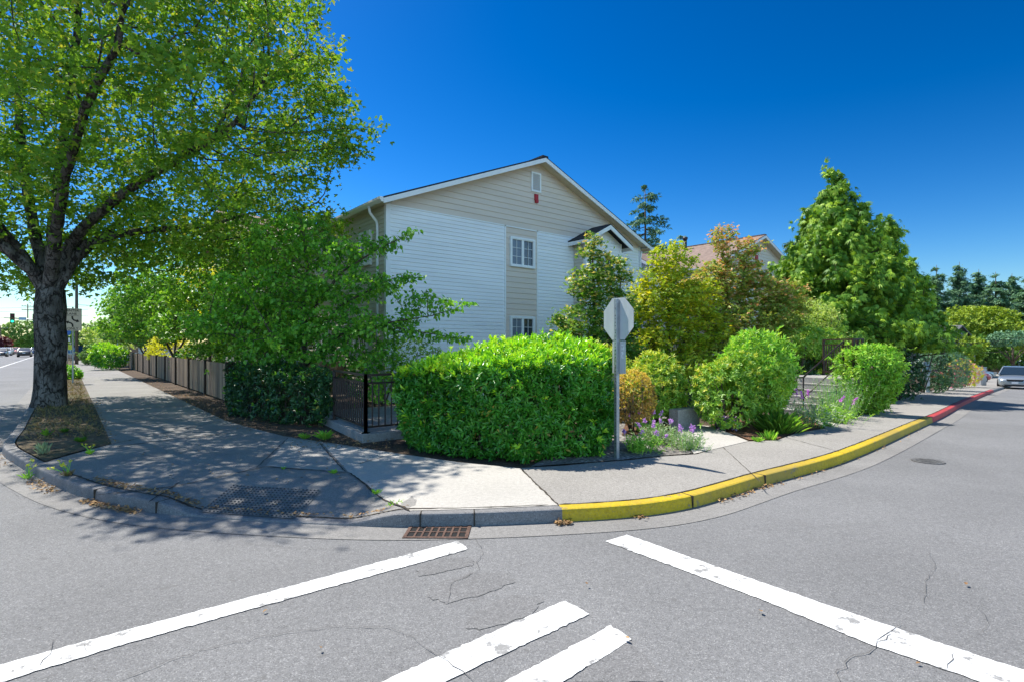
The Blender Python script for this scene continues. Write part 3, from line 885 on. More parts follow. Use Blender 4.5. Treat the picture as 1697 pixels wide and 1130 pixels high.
R = lambda *l: [tup(G(x, y, 0)) for x, y in l]
marks = [[(-60, 1119), (200, 1047), (480, 972), (758, 896.5), (777, 910), (480, 992), (200, 1070), (-60, 1150)],
         [(929, 998), (938, 996), (977, 1018.6), (790, 1105), (700, 1148), (590, 1148), (633, 1130), (780, 1064)],
         [(1012, 1037), (1048, 1060), (934, 1130), (880, 1160), (790, 1160), (837, 1130)],
         [(1003.5, 897), (1039, 886), (1247, 960), (1420, 1019), (1590, 1076), (1760, 1132), (1760, 1180), (1624, 1130), (1434, 1065), (1260, 993)]]
def ragged(poly, step=.03, jit=.0035, seed=0):
    rg = np.random.default_rng(seed); out = []
    for i in range(len(poly)):
        a, b = np.array(poly[i]), np.array(poly[(i + 1) % len(poly)]); k = max(1, int(np.linalg.norm(b - a) / step))
        out += [a + (b - a) * j / k + rg.normal(0, jit, 2) for j in range(k)]
    return out
for m_ in marks:
    sheet('road_marking', ragged(R(*m_), seed=len(m_)), zroad(.006), M['white'], .25)
sheet('road_marking', [K0 + lw * 3.3 + a1 * t for t in (5, 30, 60, 120)] + [K0 + lw * 3.45 + a1 * t for t in (120, 60, 30, 5)], zroad(.006), M['white'], 2)
for t0 in range(6, 120, 9):
    sheet('road_marking', [K0 + lw * 6.9 + a1 * t0, K0 + lw * 6.9 + a1 * (t0 + 3), K0 + lw * 7.0 + a1 * (t0 + 3), K0 + lw * 7.0 + a1 * t0], zroad(.006), M['white'], 2)
cracks = [([(786, 890), (792, 902), (801, 918), (792, 935), (795, 945)], .010), ([(795, 945), (765, 960), (748, 968), (743, 998)], .012),
          ([(190, 1132), (330, 1078), (440, 1054), (540, 1040), (640, 1040), (690, 1062), (730, 1090), (785, 1130)], .010), ([(10, 812), (60, 835), (200, 870), (340, 893), (480, 908), (600, 912)], .006),
          ([(150, 840), (240, 856), (350, 872), (470, 880)], .006), ([(1380, 1132), (1400, 1098), (1452, 1072), (1480, 1050)], .012), ([(1570, 1110), (1583, 1082)], .012), ([(1448, 1066), (1478, 1046), (1500, 1032)], .009),
          ([(1532, 1002), (1535, 960), (1550, 940), (1542, 915)], .007), ([(1620, 1060), (1636, 1030), (1620, 1005)], .006), ([(66, 1104), (84, 1085), (90, 1060)], .010), ([(140, 1090), (190, 1078), (250, 1065)], .006), ([(440, 1132), (500, 1128), (560, 1132)], .006),
          ([(1300, 880), (1420, 868), (1560, 858), (1690, 850)], .005), ([(140, 1068), (150, 1092)], .008), ([(460, 985), (480, 975), (520, 966)], .006)]
for k, (c, w) in enumerate(cracks):
    ribbon('road_crack', R(*c), w * .42, zroad(.009), M['crack'], .010, 50 + k, .05)
for k, c in enumerate(([(720, 968), (780, 950), (840, 950), (855, 965), (800, 985), (740, 1000), (705, 988)], [(690, 940), (740, 926), (780, 922), (785, 936), (740, 946), (695, 955)],
                       [(790, 1010), (850, 985), (900, 990), (880, 1020), (800, 1045), (770, 1040)], [(990, 1075), (1045, 1060), (1100, 1130), (960, 1132)])):
    c = R(*c); cc = np.mean(c, 0); rg = np.random.default_rng(k)
    pl = []
    for i in range(len(c)):
        for j in range(6): pl.append((c[i] + (c[(i + 1) % len(c)] - c[i]) * j / 6) + rg.normal(0, .010, 2))
    sheet('road_patch', pl, zroad(.0035), M['patch'], .3)

# storm drain
gq = R((677, 866), (779, 866), (782, 892), (673, 892))
gA, gB = (gq[0] + gq[3]) / 2, (gq[1] + gq[2]) / 2
gt = thing('storm_drain', 'rusty cast iron storm drain grate set in the gutter below the kerb', 'drain', ((gq[0][0] + gq[2][0]) / 2, (gq[0][1] + gq[2][1]) / 2, 0), -.02)
gw, gd = .60, .46
mb = MB()
for s in (-1, 1):
    mb.box(-gw / 2, gw / 2, s * gd / 2 - .035 if s > 0 else -gd / 2, s * gd / 2 if s > 0 else -gd / 2 + .035, -.02, .014)
    mb.box(s * gw / 2 - .035 if s > 0 else -gw / 2, s * gw / 2 if s > 0 else -gw / 2 + .035, -gd / 2 + .035, gd / 2 - .035, -.02, .0138)
mb.build('frame', M['rust'], gt, bevel=.003)
mb = MB()
for i in range(1, 8): mb.box(-gw / 2 + .035 + i * .06625 - .009, -gw / 2 + .035 + i * .06625 + .009, -gd / 2 + .035, gd / 2 - .035, .006, .0125)
for i in range(1, 3): mb.box(-gw / 2 + .035, gw / 2 - .035, -gd / 2 + .035 + i * .13 - .011, -gd / 2 + .035 + i * .13 + .011, .006, .0115)
mb.build('grate', M['rust'], gt)
mb = MB(); mb.box(-gw / 2 + .02, gw / 2 - .02, -gd / 2 + .02, gd / 2 - .02, -.02, .0055)
mb.build('pit', M['dark'], gt)

# manhole
mc = G(1538, 764, 0)
t = thing('manhole_cover', 'round dark iron manhole cover in the right street', 'manhole cover', (mc.x, mc.y, mc.z))
mb = MB(); mb.tube([(0, 0, -.03), (0, 0, .010)], .21, 28)
for i in range(-4, 5):
    for j in range(-4, 5):
        if i * i + j * j < 17: mb.box(i * .042 - .013, i * .042 + .013, j * .042 - .013, j * .042 + .013, .0095, .014)
mb.build('cover', M['manhole'], t)

# tactile plate, laid in the ramp
tq = [tup(G(x, y, .07)) for x, y in ((330, 841), (386, 808), (532, 815), (486, 852))]
tz = lambda u, v, e: float(zwalk(e)(*(tq[0] * (1 - u) * (1 - v) + tq[1] * (1 - u) * v + tq[3] * u * (1 - v) + tq[2] * u * v)))
tp_ = lambda u, v, e: (*(tq[0] * (1 - u) * (1 - v) + tq[1] * (1 - u) * v + tq[3] * u * (1 - v) + tq[2] * u * v), tz(u, v, e))
t = thing('tactile_plate', 'dark grey domed tactile paving plate at the foot of the kerb ramp', 'tactile paving', (0, 0, 0))
mb = MB(); n = 10
mb.add([tp_(i / n, j / n, .010) for i in range(n + 1) for j in range(n + 1)], [(i * (n + 1) + j, (i + 1) * (n + 1) + j, (i + 1) * (n + 1) + j + 1, i * (n + 1) + j + 1) for i in range(n) for j in range(n)])
mb.cur = 1; nu, nv = 24, 13
for i in range(nu):
    for j in range(nv):
        c = Vector(tp_((i + .5) / nu, (j + .5 + (.0)) / nv, .010)); r = .0125
        ring = [(c.x + r * math.cos(a), c.y + r * math.sin(a), c.z) for a in (0, 1.05, 2.09, 3.14, 4.19, 5.24)]
        top = [(c.x + r * .55 * math.cos(a), c.y + r * .55 * math.sin(a), c.z + .011) for a in (0, 1.05, 2.09, 3.14, 4.19, 5.24)]
        mb.add(ring + top, [(k, (k + 1) % 6, (k + 1) % 6 + 6, k + 6) for k in range(6)] + [(6, 7, 8, 9, 10, 11)])
mb.build('plate', [M['tactile'], M['dome']], t)
# ------------------------------------------------------------------ buildings
def siding_mat(name, c, rough=.5):
    return pr(name, c, rough, 0, .35, noise=.05, nscale=3, bump=.08, bscale=60, stretch=(.15, .15, 1))
M['wsid'] = siding_mat('white_lap_siding', (.86, .86, .85))
M['bsid'] = siding_mat('beige_shingle_siding', (.72, .61, .505), .65)
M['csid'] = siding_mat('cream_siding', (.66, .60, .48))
M['trim'] = pr('white_trim', (.86, .86, .84), .45, noise=.04, nscale=4)
M['soffit'] = pr('cream_soffit', (.66, .58, .46), .6, noise=.06, nscale=5)
M['shingle'] = pr('dark_roof_shingle', (.035, .038, .048), .9, noise=.4, nscale=7, bump=.6, bscale=25)
M['bshingle'] = pr('brown_roof_shingle', (.26, .185, .145), .9, noise=.3, nscale=5, bump=.6, bscale=22)
M['glass'] = pr('window_glass', (.03, .045, .06), .04, 0, .9)
M['blind'] = pr('window_blind', (.16, .20, .25), .3, 0, .6, noise=.1, nscale=2, stretch=(.2, .2, 9))
M['hornred'] = pr('red_plastic', (.45, .015, .02), .4)
M['vent'] = pr('vent_louvre', (.60, .60, .58), .5)

def lap(mb, xr, zb, zt, ex, y, axis='x', out=.024, joints=0.0, rg=None):
    """lap courses between zb and zt; xr(z) gives the course's run; y is the wall plane; facing -y (axis x) or -x (axis y)"""
    k = int(math.ceil((zt - zb) / ex - 1e-6))
    for i in range(k):
        z0, z1 = zb + i * ex, min(zb + (i + 1) * ex, zt)
        for (x0, x1, u0, u1) in xr(z0, z1):
            a = [(x0, -out, z0), (x1, -out, z0), (u1, -.002, z1), (u0, -.002, z1), (x0, .002, z0), (x1, .002, z0)]
            if axis == 'y': a = [(p[1], p[0], p[2]) for p in a]; a = [(p[0] + y, p[1], p[2]) for p in a]
            else: a = [(p[0], p[1] + y, p[2]) for p in a]
            mb.add(a, [(0, 1, 2, 3), (4, 5, 1, 0)])
            if joints and rg is not None:                   # shingle butt joints: thin recessed-looking raised lips
                x = x0 + rg.uniform(0, joints)
                while x < x1 - .05:
                    zz0, zz1 = z0 + .004, z1 - .01
                    b = [(x, -out - .003, zz0), (x + .006, -out - .003, zz0), (x + .006, -.006, zz1), (x, -.006, zz1)]
                    if axis == 'y': b = [(p[1] + y, p[0], p[2]) for p in b]
                    else: b = [(p[0], p[1] + y, p[2]) for p in b]
                    mb.add(b, [(0, 1, 2, 3)])
                    x += rg.uniform(.6, 1.4) * joints

def window(parent, x0, x1, z0, z1, y, axis='x', split=True, grid=True, blind=None, tr=.07):
    sw = (lambda p: (p[1] + y, p[0], p[2])) if axis == 'y' else (lambda p: (p[0], p[1] + y, p[2]))
    def bx(mb, a0, a1, b0, b1, c0, c1):
        vs = [sw((x, yy, z)) for z in (c0, c1) for yy in (b0, b1) for x in (a0, a1)]
        mb.add(vs, [(0, 2, 3, 1), (4, 5, 7, 6), (0, 1, 5, 4), (2, 6, 7, 3), (0, 4, 6, 2), (1, 3, 7, 5)])
    mb = MB()
    bx(mb, x0, x1, -.045, .05, z1 - tr, z1); bx(mb, x0, x1, -.05, .05, z0, z0 + tr)
    bx(mb, x0, x0 + tr, -.044, .05, z0 + tr, z1 - tr); bx(mb, x1 - tr, x1, -.044, .05, z0 + tr, z1 - tr)
    w = mb.build('window', M['trim'], parent)
    gx0, gx1, gz0, gz1 = x0 + tr, x1 - tr, z0 + tr, z1 - tr
    xm = (gx0 + gx1) / 2
    mb = MB()
    if split:
        bx(mb, xm - .03, xm + .03, -.036, .04, gz0, gz1)
    for (s0, s1, d) in (((gx0, xm - .03, -.012), (xm + .03, gx1, -.004)) if split else ((gx0, gx1, -.012),)):
        bx(mb, s0, s0 + .022, d - .02, .04, gz0, gz1); bx(mb, s1 - .022, s1, d - .02, .04, gz0, gz1)
        bx(mb, s0 + .022, s1 - .022, d - .02, .04, gz0, gz0 + .022); bx(mb, s0 + .022, s1 - .022, d - .02, .04, gz1 - .022, gz1)
        if grid:
            m = (s0 + s1) / 2
            bx(mb, m - .007, m + .007, d + .004, d + .02, gz0 + .022, gz1 - .022)
            for q in (1, 2):
                z = gz0 + (gz1 - gz0) * q / 3
                bx(mb, s0 + .022, s1 - .022, d + .005, d + .019, z - .007, z + .007)
    mb.build('sash', M['trim'], w)
    mb = MB()
    bx(mb, gx0, gx1, .022, .028, gz0, gz1)
    mb.build('pane', M['glass'], w)
    if blind is not None:
        mb = MB(); bx(mb, gx0 + blind[0] * (gx1 - gx0), gx0 + blind[1] * (gx1 - gx0), .0165, .0205, gz0 + (1 - blind[2]) * (gz1 - gz0), gz1)
        mb.build('blind', M['blind'], w)
    return w

def house(name, label, cat, loc, rot, W, D, eave, rise, roofm, detail=True, zbase=-.4):
    """gabled block: local x along the gable wall, y away behind it"""
    t = thing(name, label, cat, loc, rot)
    rg = np.random.default_rng(3)
    c = W / 2; sl = rise / c
    top = lambda x: eave + rise - abs(x - c) * sl
    mb = MB()
    for y0, y1 in ((.03, .12), (D - .1, D)):
        mb.prism([(0.03, zbase), (W - .03, zbase), (W - .03, eave), (c, eave + rise), (0.03, eave)], y0, y1, lambda u, v, h: (u, h, v))
    mb.box(.03, .12, .12, D - .1, zbase, eave); mb.box(W - .12, W - .03, .12, D - .1, zbase, eave)
    mb.build('wall', M['bsid'], t)
    # roof
    oh, og, th = .30, .42, .16
    mb = MB()
    for s in (-1, 1):
        p = lambda d, z, y: (c + s * d, y, z)
        d1 = c + oh
        zr, ze = eave + rise + .11, eave - oh * sl + .11
        for (u0, u1) in ((0, 1),):
            mb.add([p(0, zr, -og), p(d1, ze, -og), p(d1, ze, D + og), p(0, zr, D + og), p(0, zr - .05, -og), p(d1, ze - .05, -og), p(d1, ze - .05, D + og), p(0, zr - .05, D + og)],
                   [(0, 1, 2, 3), (4, 7, 6, 5), (0, 4, 5, 1), (1, 5, 6, 2), (2, 6, 7, 3)])
    roof = mb.build('roof', roofm, t)
    mb = MB()
    for k in range(int(D / .45)): mb.box(c - .13, c + .13, -og + k * .45, -og + k * .45 + .44, eave + rise + .075, eave + rise + .135)
    mb.build('ridge_cap', roofm, roof)
    mb = MB()                                              # rake boards, front
    for s in (-1, 1):
        d1 = c + oh
        z = lambda d: eave + rise + .058 - d * sl
        mb.prism([(c + s * 0, z(0)), (c + s * d1, z(d1)), (c + s * d1, z(d1) - .145), (c + s * 0, z(0) - .145)], -og - .02, -og + .02, lambda u, v, h: (u, h, v))
    mb.build('rake_board', M['trim'], t)
    mb = MB()
    for s in (-1, 1):
        z = lambda d: eave + rise + .0 - d * sl
        d1 = c + oh
        mb.prism([(c, z(0)), (c + s * d1, z(d1)), (c + s * d1, z(d1) - .02), (c, z(0) - .02)], -og + .02, .03, lambda u, v, h: (u, h, v))
        x0, x1 = (c + s * (c - .03), c + s * d1)
        mb.box(min(x0, x1), max(x0, x1), -og + .02, D, eave - oh * sl + .02, eave - oh * sl + .04)
    mb.build('soffit', M['soffit'], t)
    mb = MB()
    for s in (-1, 1):
        x = c + s * (c + oh)
        zz = eave - oh * sl - .06
        mb.prism([(x, zz + .02), (x + s * .05, zz + .02), (x + s * .12, zz + .09), (x + s * .12, zz + .15), (x, zz + .15)], -og, D + og, lambda u, v, h: (u, h, v))
    mb.build('gutter', M['trim'], t)
    return t, top, rg

BL = Vector((-3.64, 15.75, 0))
bt, top, rg = house('apartment_building', 'two storey apartment building with white lap siding, beige shingle gable and dark roof', 'building', BL, ROT, 11.8, 24.0, 5.95, 2.36, M['shingle'])
W_, Zs = 11.8, 5.82
mb = MB()
lap(mb, lambda z0, z1: [(.11, 4.365, .11, 4.365)], -.15, Zs, .122, 0, 'x', .024, 3.4, rg)
lap(mb, lambda z0, z1: [(5.9, 11.69, 5.9, 11.69)], -.15, Zs, .122, 0, 'x', .024, 3.4, rg)
mb.build('lap_siding', M['wsid'], bt)
mb = MB()
lap(mb, lambda z0, z1: [(4.43, 5.84, 4.43, 5.84)], -.15, Zs, .186, 0, 'x', .026, .34, rg)
def gab(z0, z1):
    f = lambda z: max(0.11, (z - 5.99) / (2.36 / 5.9) + .02) if z > 5.99 else .11
    a, b = f(z0), f(z1)
    if b > 5.85: b = 5.85
    return [(a, 11.8 - a, b, 11.8 - b)]
lap(mb, gab, Zs + .04, 8.28, .186, 0, 'x', .026, .34, rg)
mb.build('shingle_siding', M['bsid'], bt)
mb = MB()
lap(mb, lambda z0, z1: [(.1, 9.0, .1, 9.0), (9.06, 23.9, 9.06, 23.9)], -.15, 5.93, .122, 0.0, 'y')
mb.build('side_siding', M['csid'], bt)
mb = MB()
mb.box(0, .11, -.028, .02, -.3, 5.99); mb.box(-.028, .0, -.0279, .1, -.3, 5.99)
mb.box(11.69, 11.8, -.028, .02, -.3, 5.95)
for x in (4.365, 5.84): mb.box(x, x + .062, -.026, .01, -.3, Zs)
mb.box(.11, 4.365, -.0275, .01, Zs, Zs + .04); mb.box(5.902, 11.69, -.0275, .01, Zs, Zs + .04); mb.box(4.427, 5.84, -.0225, .01, Zs, Zs + .04)
mb.build('corner_board', M['trim'], bt)
window(bt, 4.575, 5.71, 4.47, 5.5, -.05, blind=(0, .5, 1))
window(bt, 4.575, 5.71, 1.72, 2.77, -.05, blind=(0, .5, 1))
for y0, y1, z0, z1 in ((.95, 1.75, 4.2, 5.25), (4.4, 5.6, 4.3, 5.4), (9.8, 11.0, 4.3, 5.4), (4.4, 5.6, 1.6, 2.75), (9.8, 11.0, 1.6, 2.75), (14.5, 15.7, 4.3, 5.4), (1.2, 2.2, 1.6, 2.75)):
    window(bt, y0, y1, z0, z1, -.05, 'y')
# louvre
mb = MB(); x0, x1, z0, z1 = 5.56, 6.02, 7.22, 7.92
mb.box(x0, x1, -.06, 0, z1 - .06, z1); mb.box(x0, x1, -.061, 0, z0, z0 + .06); mb.box(x0, x0 + .06, -.0605, 0, z0 + .06, z1 - .06); mb.box(x1 - .06, x1, -.0605, 0, z0 + .06, z1 - .06)
lv = mb.build('gable_vent', M['trim'], bt)
mb = MB()
for i in range(10):
    z = z0 + .06 + i * .058
    mb.add([(x0 + .06, -.045, z), (x1 - .06, -.045, z), (x1 - .06, -.022, z + .052), (x0 + .06, -.022, z + .052)], [(0, 1, 2, 3)])
mb.build('louvre', M['vent'], lv)
mb = MB(); mb.box(5.72, 5.87, -.075, -.015, 6.93, 7.14); mb.prism([(5.74, 6.83), (5.84, 6.83), (5.86, 6.92), (5.73, 6.92)], -.11, -.02, lambda u, v, h: (u, h, v))
mb.build('fire_alarm_horn', M['hornred'], bt)
# downspout on the side wall
mb = MB(); mb.tube([(-.36, .40, 5.80), (-.32, .42, 5.62), (-.10, .46, 5.42), (-.07, .46, 5.3), (-.07, .46, .1)], .042, 8)
mb.build('downspout', M['trim'], bt, True)
mb = MB(); mb.tube([(11.78, -.10, 5.75), (11.74, -.07, 5.5), (11.74, -.07, .1)], .035, 8)
mb.build('downspout', M['trim'], bt, True)
# bay with its own little gable
bx0, bx1, bp, be = 7.74, 9.75, .62, 5.74
bm_ = MB()
bm_.prism([(bx0, -.3), (bx1, -.3), (bx1, be), ((bx0 + bx1) / 2, be + .52), (bx0, be)], -bp, 0, lambda u, v, h: (u, h, v))
bay = bm_.build('bay', M['wsid'], bt)
mb = MB(); lap(mb, lambda z0, z1: [(bx0 + .09, bx1 - .09, bx0 + .09, bx1 - .09)], -.15, be, .122, -bp - .004)
mb.build('bay_siding', M['wsid'], bay)
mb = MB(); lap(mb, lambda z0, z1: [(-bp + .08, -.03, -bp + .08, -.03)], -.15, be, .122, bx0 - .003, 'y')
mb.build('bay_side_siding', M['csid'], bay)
mb = MB(); mb.box(bx0 - .03, bx0 + .085, -bp - .03, -bp + .08, -.3, be); mb.box(bx1 - .085, bx1 + .03, -bp - .03, -bp + .08, -.3, be)
mb.build('corner_board', M['trim'], bay)
mb = MB(); bc = (bx0 + bx1) / 2; hw = (bx1 - bx0) / 2 + .32; s_ = .52 / ((bx1 - bx0) / 2)
for s in (-1, 1):
    zr, ze = be + .62, be + .62 - hw * s_
    mb.prism([(bc, zr), (bc + s * hw, ze), (bc + s * hw, ze - .05), (bc, zr - .05)], -bp - .35, .02, lambda u, v, h: (u, h, v))
mb.build('bay_roof', M['shingle'], bay)
mb = MB()
for s in (-1, 1):
    zr, ze = be + .568, be + .568 - hw * s_
    mb.prism([(bc, zr), (bc + s * hw, ze), (bc + s * hw, ze - .16), (bc, zr - .16)], -bp - .36, -bp - .32, lambda u, v, h: (u, h, v))
    mb.box(bc + s * hw - .02, bc + s * hw + .02, -bp - .32, 0, ze - .14, ze - .002)
mb.build('bay_rake_board', M['trim'], bay)
window(bt, 8.15, 9.35, 3.95, 5.15, -bp - .055, grid=True)
window(bt, 8.15, 9.35, 1.2, 2.4, -bp - .055, grid=True)
# rear wing whose roof shows above the eave
mb = MB()
mb.prism([(9.5, 5.5), (16.5, 5.5), (16.5, 6.0), (13, 7.7), (9.5, 6.0)], -1.6, 5.0, lambda u, v, h: (h, u, v))
mb.build('wing_wall', M['csid'], bt)
mb = MB()
for s in (-1, 1):
    mb.prism([(13, 7.86), (13 + s * 4.0, 5.92), (13 + s * 4.0, 5.84), (13, 7.78)], -2.0, 5.0, lambda u, v, h: (h, u, v))
mb.build('wing_roof', M['bshingle'], bt)

# second building behind the maples
b2, top2, _ = house('apartment_building', 'cream apartment building with brown shingle roof behind the red and green maples', 'building', (10.44, 29.26, 0), ROT, 11.8, 24, 5.95, 2.36, M['bshingle'], zbase=-1.5)
mb = MB(); lap(mb, lambda z0, z1: [(.1, 11.7, .1, 11.7)], -1, Zs, .19, 0); lap(mb, gab, Zs, 8.28, .19, 0); mb.build('lap_siding', M['csid'], b2)
mb = MB(); lap(mb, lambda z0, z1: [(.1, 23.9, .1, 23.9)], -1, 5.9, .19, 0, 'y'); mb.build('side_siding', M['csid'], b2)
mb = MB(); mb.box(5.4, 5.65, -.09, -.01, 6.9, 7.2); mb.build('fire_alarm_horn', M['hornred'], b2)
window(b2, 7.2, 8.4, 4.4, 5.5, -.05); window(b2, 3.4, 4.6, 4.4, 5.5, -.05)
mb = MB(); mb.tube([(5.0, 4.5, 7.6), (5.0, 4.5, 8.75)], .11, 10); mb.tube([(5.0, 4.5, 8.75), (5.0, 4.5, 8.9)], .16, 10); mb.build('flue', pr('dark_flue', (.06, .06, .065), .5, .5), b2, True)
mb = MB(); mb.prism([(2.2, -1), (5.2, -1), (5.2, 6.0), (3.7, 6.85), (2.2, 6.0)], -1.5, 0, lambda u, v, h: (h, u, v)); pg = mb.build('side_gable', M['wsid'], b2)
mb = MB(); r2 = MB()
for s in (-1, 1):
    r2.prism([(3.7, 7.12), (3.7 + s * 1.95, 6.02), (3.7 + s * 1.95, 5.96), (3.7, 7.06)], -1.9, 3.0, lambda u, v, h: (h, u, v))
    mb.prism([(3.7, 7.055), (3.7 + s * 1.95, 5.955), (3.7 + s * 1.95, 5.79), (3.7, 6.89)], -1.92, -1.88, lambda u, v, h: (h, u, v))
r2.build('side_gable_roof', M['bshingle'], pg); mb.build('side_gable_rake', M['trim'], pg)
# ------------------------------------------------------------------ leaf materials
LM = {}
LM['maple'] = leafy('maple_leaf', [(.045, .105, .014), (.075, .155, .018), (.13, .21, .026)], .36, .62, .15, (2.3, 2.2, .8), .6)
LM['maple_young'] = leafy('maple_young_leaf', [(.11, .16, .02), (.18, .22, .03), (.25, .22, .045)], .42, .62, .15, (2.0, 1.9, .7), .8)
LM['dogwood'] = leafy('dogwood_leaf', [(.032, .11, .013), (.085, .21, .022), (.19, .32, .034)], .42, .42, .4, (1.9, 2.0, .8), .9)
LM['fence_tree'] = leafy('shade_tree_leaf', [(.035, .10, .014), (.07, .175, .02), (.16, .26, .03)], .38, .45, .35, (2.1, 2.0, .8), .6)
LM['golden'] = leafy('golden_leaf', [(.26, .30, .02), (.42, .40, .025), (.55, .46, .05)], .4, .5, .3, (1.5, 1.5, .8))
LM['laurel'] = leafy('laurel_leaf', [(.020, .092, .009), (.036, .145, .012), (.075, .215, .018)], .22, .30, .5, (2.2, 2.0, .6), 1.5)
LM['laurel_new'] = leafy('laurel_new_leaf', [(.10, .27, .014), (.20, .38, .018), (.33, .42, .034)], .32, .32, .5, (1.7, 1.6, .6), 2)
LM['old'] = leafy('old_hedge_leaf', [(.16, .17, .02), (.26, .20, .03), (.14, .08, .03)], .25, .5, .3, (1.5, 1.4, .8))
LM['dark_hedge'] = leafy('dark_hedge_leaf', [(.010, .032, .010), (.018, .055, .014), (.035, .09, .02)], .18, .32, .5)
LM['rhodo'] = leafy('rhododendron_leaf', [(.06, .14, .015), (.11, .22, .022), (.20, .31, .035)], .24, .38, .4, (1.9, 1.8, .7), 1.8)
LM['rhodo_new'] = leafy('rhododendron_new_leaf', [(.24, .33, .045), (.34, .37, .05), (.38, .31, .05)], .3, .4, .4, (1.5, 1.5, .8))
LM['rhodo_rust'] = leafy('rhododendron_rusty_leaf', [(.40, .36, .05), (.44, .28, .05), (.40, .15, .04)], .3, .45, .35, (1.4, 1.3, .8))
LM['bronze'] = leafy('bronze_leaf', [(.10, .085, .025), (.18, .13, .04), (.30, .18, .06)], .3, .5, .3, (1.6, 1.5, .8), 2)
LM['bronze_top'] = leafy('bronze_yellow_leaf', [(.35, .30, .05), (.48, .34, .06), (.42, .22, .06)], .35, .5, .3, (1.4, 1.3, .8))
LM['vmaple'] = leafy('vine_maple_leaf', [(.032, .085, .014), (.06, .135, .018), (.12, .20, .025)], .38, .5, .3, (2.2, 2.0, .8), 1)
LM['vmaple_tip'] = leafy('vine_maple_tip_leaf', [(.35, .34, .06), (.48, .38, .10), (.50, .32, .12)], .35, .5, .3, (1.4, 1.3, .8))
LM['ymaple'] = leafy('yellow_maple_leaf', [(.095, .17, .014), (.20, .26, .018), (.38, .345, .026)], .42, .5, .3, (1.9, 1.7, .7), 1)
LM['rmaple'] = leafy('bronze_maple_leaf', [(.09, .15, .022), (.16, .23, .038), (.30, .27, .055)], .36, .5, .3, (1.7, 1.5, .8), 1)
LM['rmaple_red'] = leafy('red_maple_leaf', [(.30, .15, .06), (.40, .24, .10), (.46, .34, .15)], .36, .5, .3, (1.6, 1.2, .9), 1)
LM['pale'] = leafy('pale_green_leaf', [(.17, .24, .06), (.25, .32, .08), (.36, .40, .14)], .36, .5, .3, (1.5, 1.5, .8))
LM['green'] = leafy('green_shrub_leaf', [(.075, .165, .018), (.135, .25, .026), (.25, .36, .045)], .3, .42, .4, (1.8, 1.7, .7), 1.6)
LM['cedar'] = leafy('cedar_spray', [(.038, .10, .012), (.095, .185, .018), (.27, .37, .032)], .2, .55, .25, (1.8, 1.7, .7), .9)
LM['fir'] = leafy('fir_needles', [(.028, .075, .040), (.058, .125, .062), (.115, .19, .09)], .18, .6, .2, (1.5, 1.5, 1), .3)
LM['fir2'] = leafy('dark_conifer_needles', [(.03, .06, .014), (.05, .09, .02), (.09, .13, .03)], .2, .6, .2)
LM['yellowgreen'] = leafy('yellow_green_leaf', [(.085, .14, .014), (.15, .215, .020), (.24, .29, .033)], .3, .5, .3, (1.6, 1.5, .8), .25)
LM['midgreen'] = leafy('mid_green_leaf', [(.045, .11, .02), (.08, .16, .03), (.14, .22, .04)], .3, .5, .3, (1.7, 1.6, .8), .3)
LM['purple'] = leafy('purple_leaf', [(.05, .012, .016), (.09, .018, .024)], .3)
LM['bluegreen'] = leafy('blue_green_leaf', [(.05, .115, .06), (.085, .17, .09), (.14, .24, .13)], .2, .55, .25, (1.3, 1.3, 1), 2)
LM['grey'] = leafy('grey_green_leaf', [(.14, .20, .10), (.22, .28, .16), (.32, .36, .24)], .25, .55, .25, (1.4, 1.4, 1))
LM['weed'] = leafy('weed_leaf', [(.10, .24, .03), (.18, .36, .04), (.34, .44, .06)], .35, .5, .3, (1.5, 1.5, .8))
LM['drygrass'] = leafy('dry_grass_blade', [(.15, .11, .05), (.24, .18, .085), (.10, .12, .03)], .25, .7, .15, (1.3, 1.2, .9))
LM['litter'] = leafy('fallen_leaf', [(.10, .055, .025), (.17, .10, .045), (.27, .17, .075), (.07, .042, .025)], .10, .7, .2, (1.3, 1.2, .9))
LM['violet'] = leafy('violet_petal', [(.30, .15, .36), (.38, .20, .44), (.44, .28, .50)], .3, .6, .2, (1.2, 1.2, 1.2))
LM['magenta'] = leafy('magenta_petal', [(.50, .06, .40), (.60, .12, .50), (.62, .22, .55)], .3, .6, .2, (1.2, 1.2, 1.2))
LM['heuchera'] = leafy('plum_leaf', [(.12, .075, .13), (.20, .13, .20), (.34, .26, .34)], .2, .4, .4, (1.3, 1.2, 1.3))
LM['yellowflower'] = leafy('yellow_petal', [(.65, .45, .01), (.75, .55, .02)], .3, .6, .2, (1.1, 1.1, 1))
LM['pinkflower'] = leafy('pink_petal', [(.55, .10, .16), (.65, .22, .25)], .3, .6, .2, (1.1, 1.1, 1))
B1, B2 = M['bark'], M['bark2']

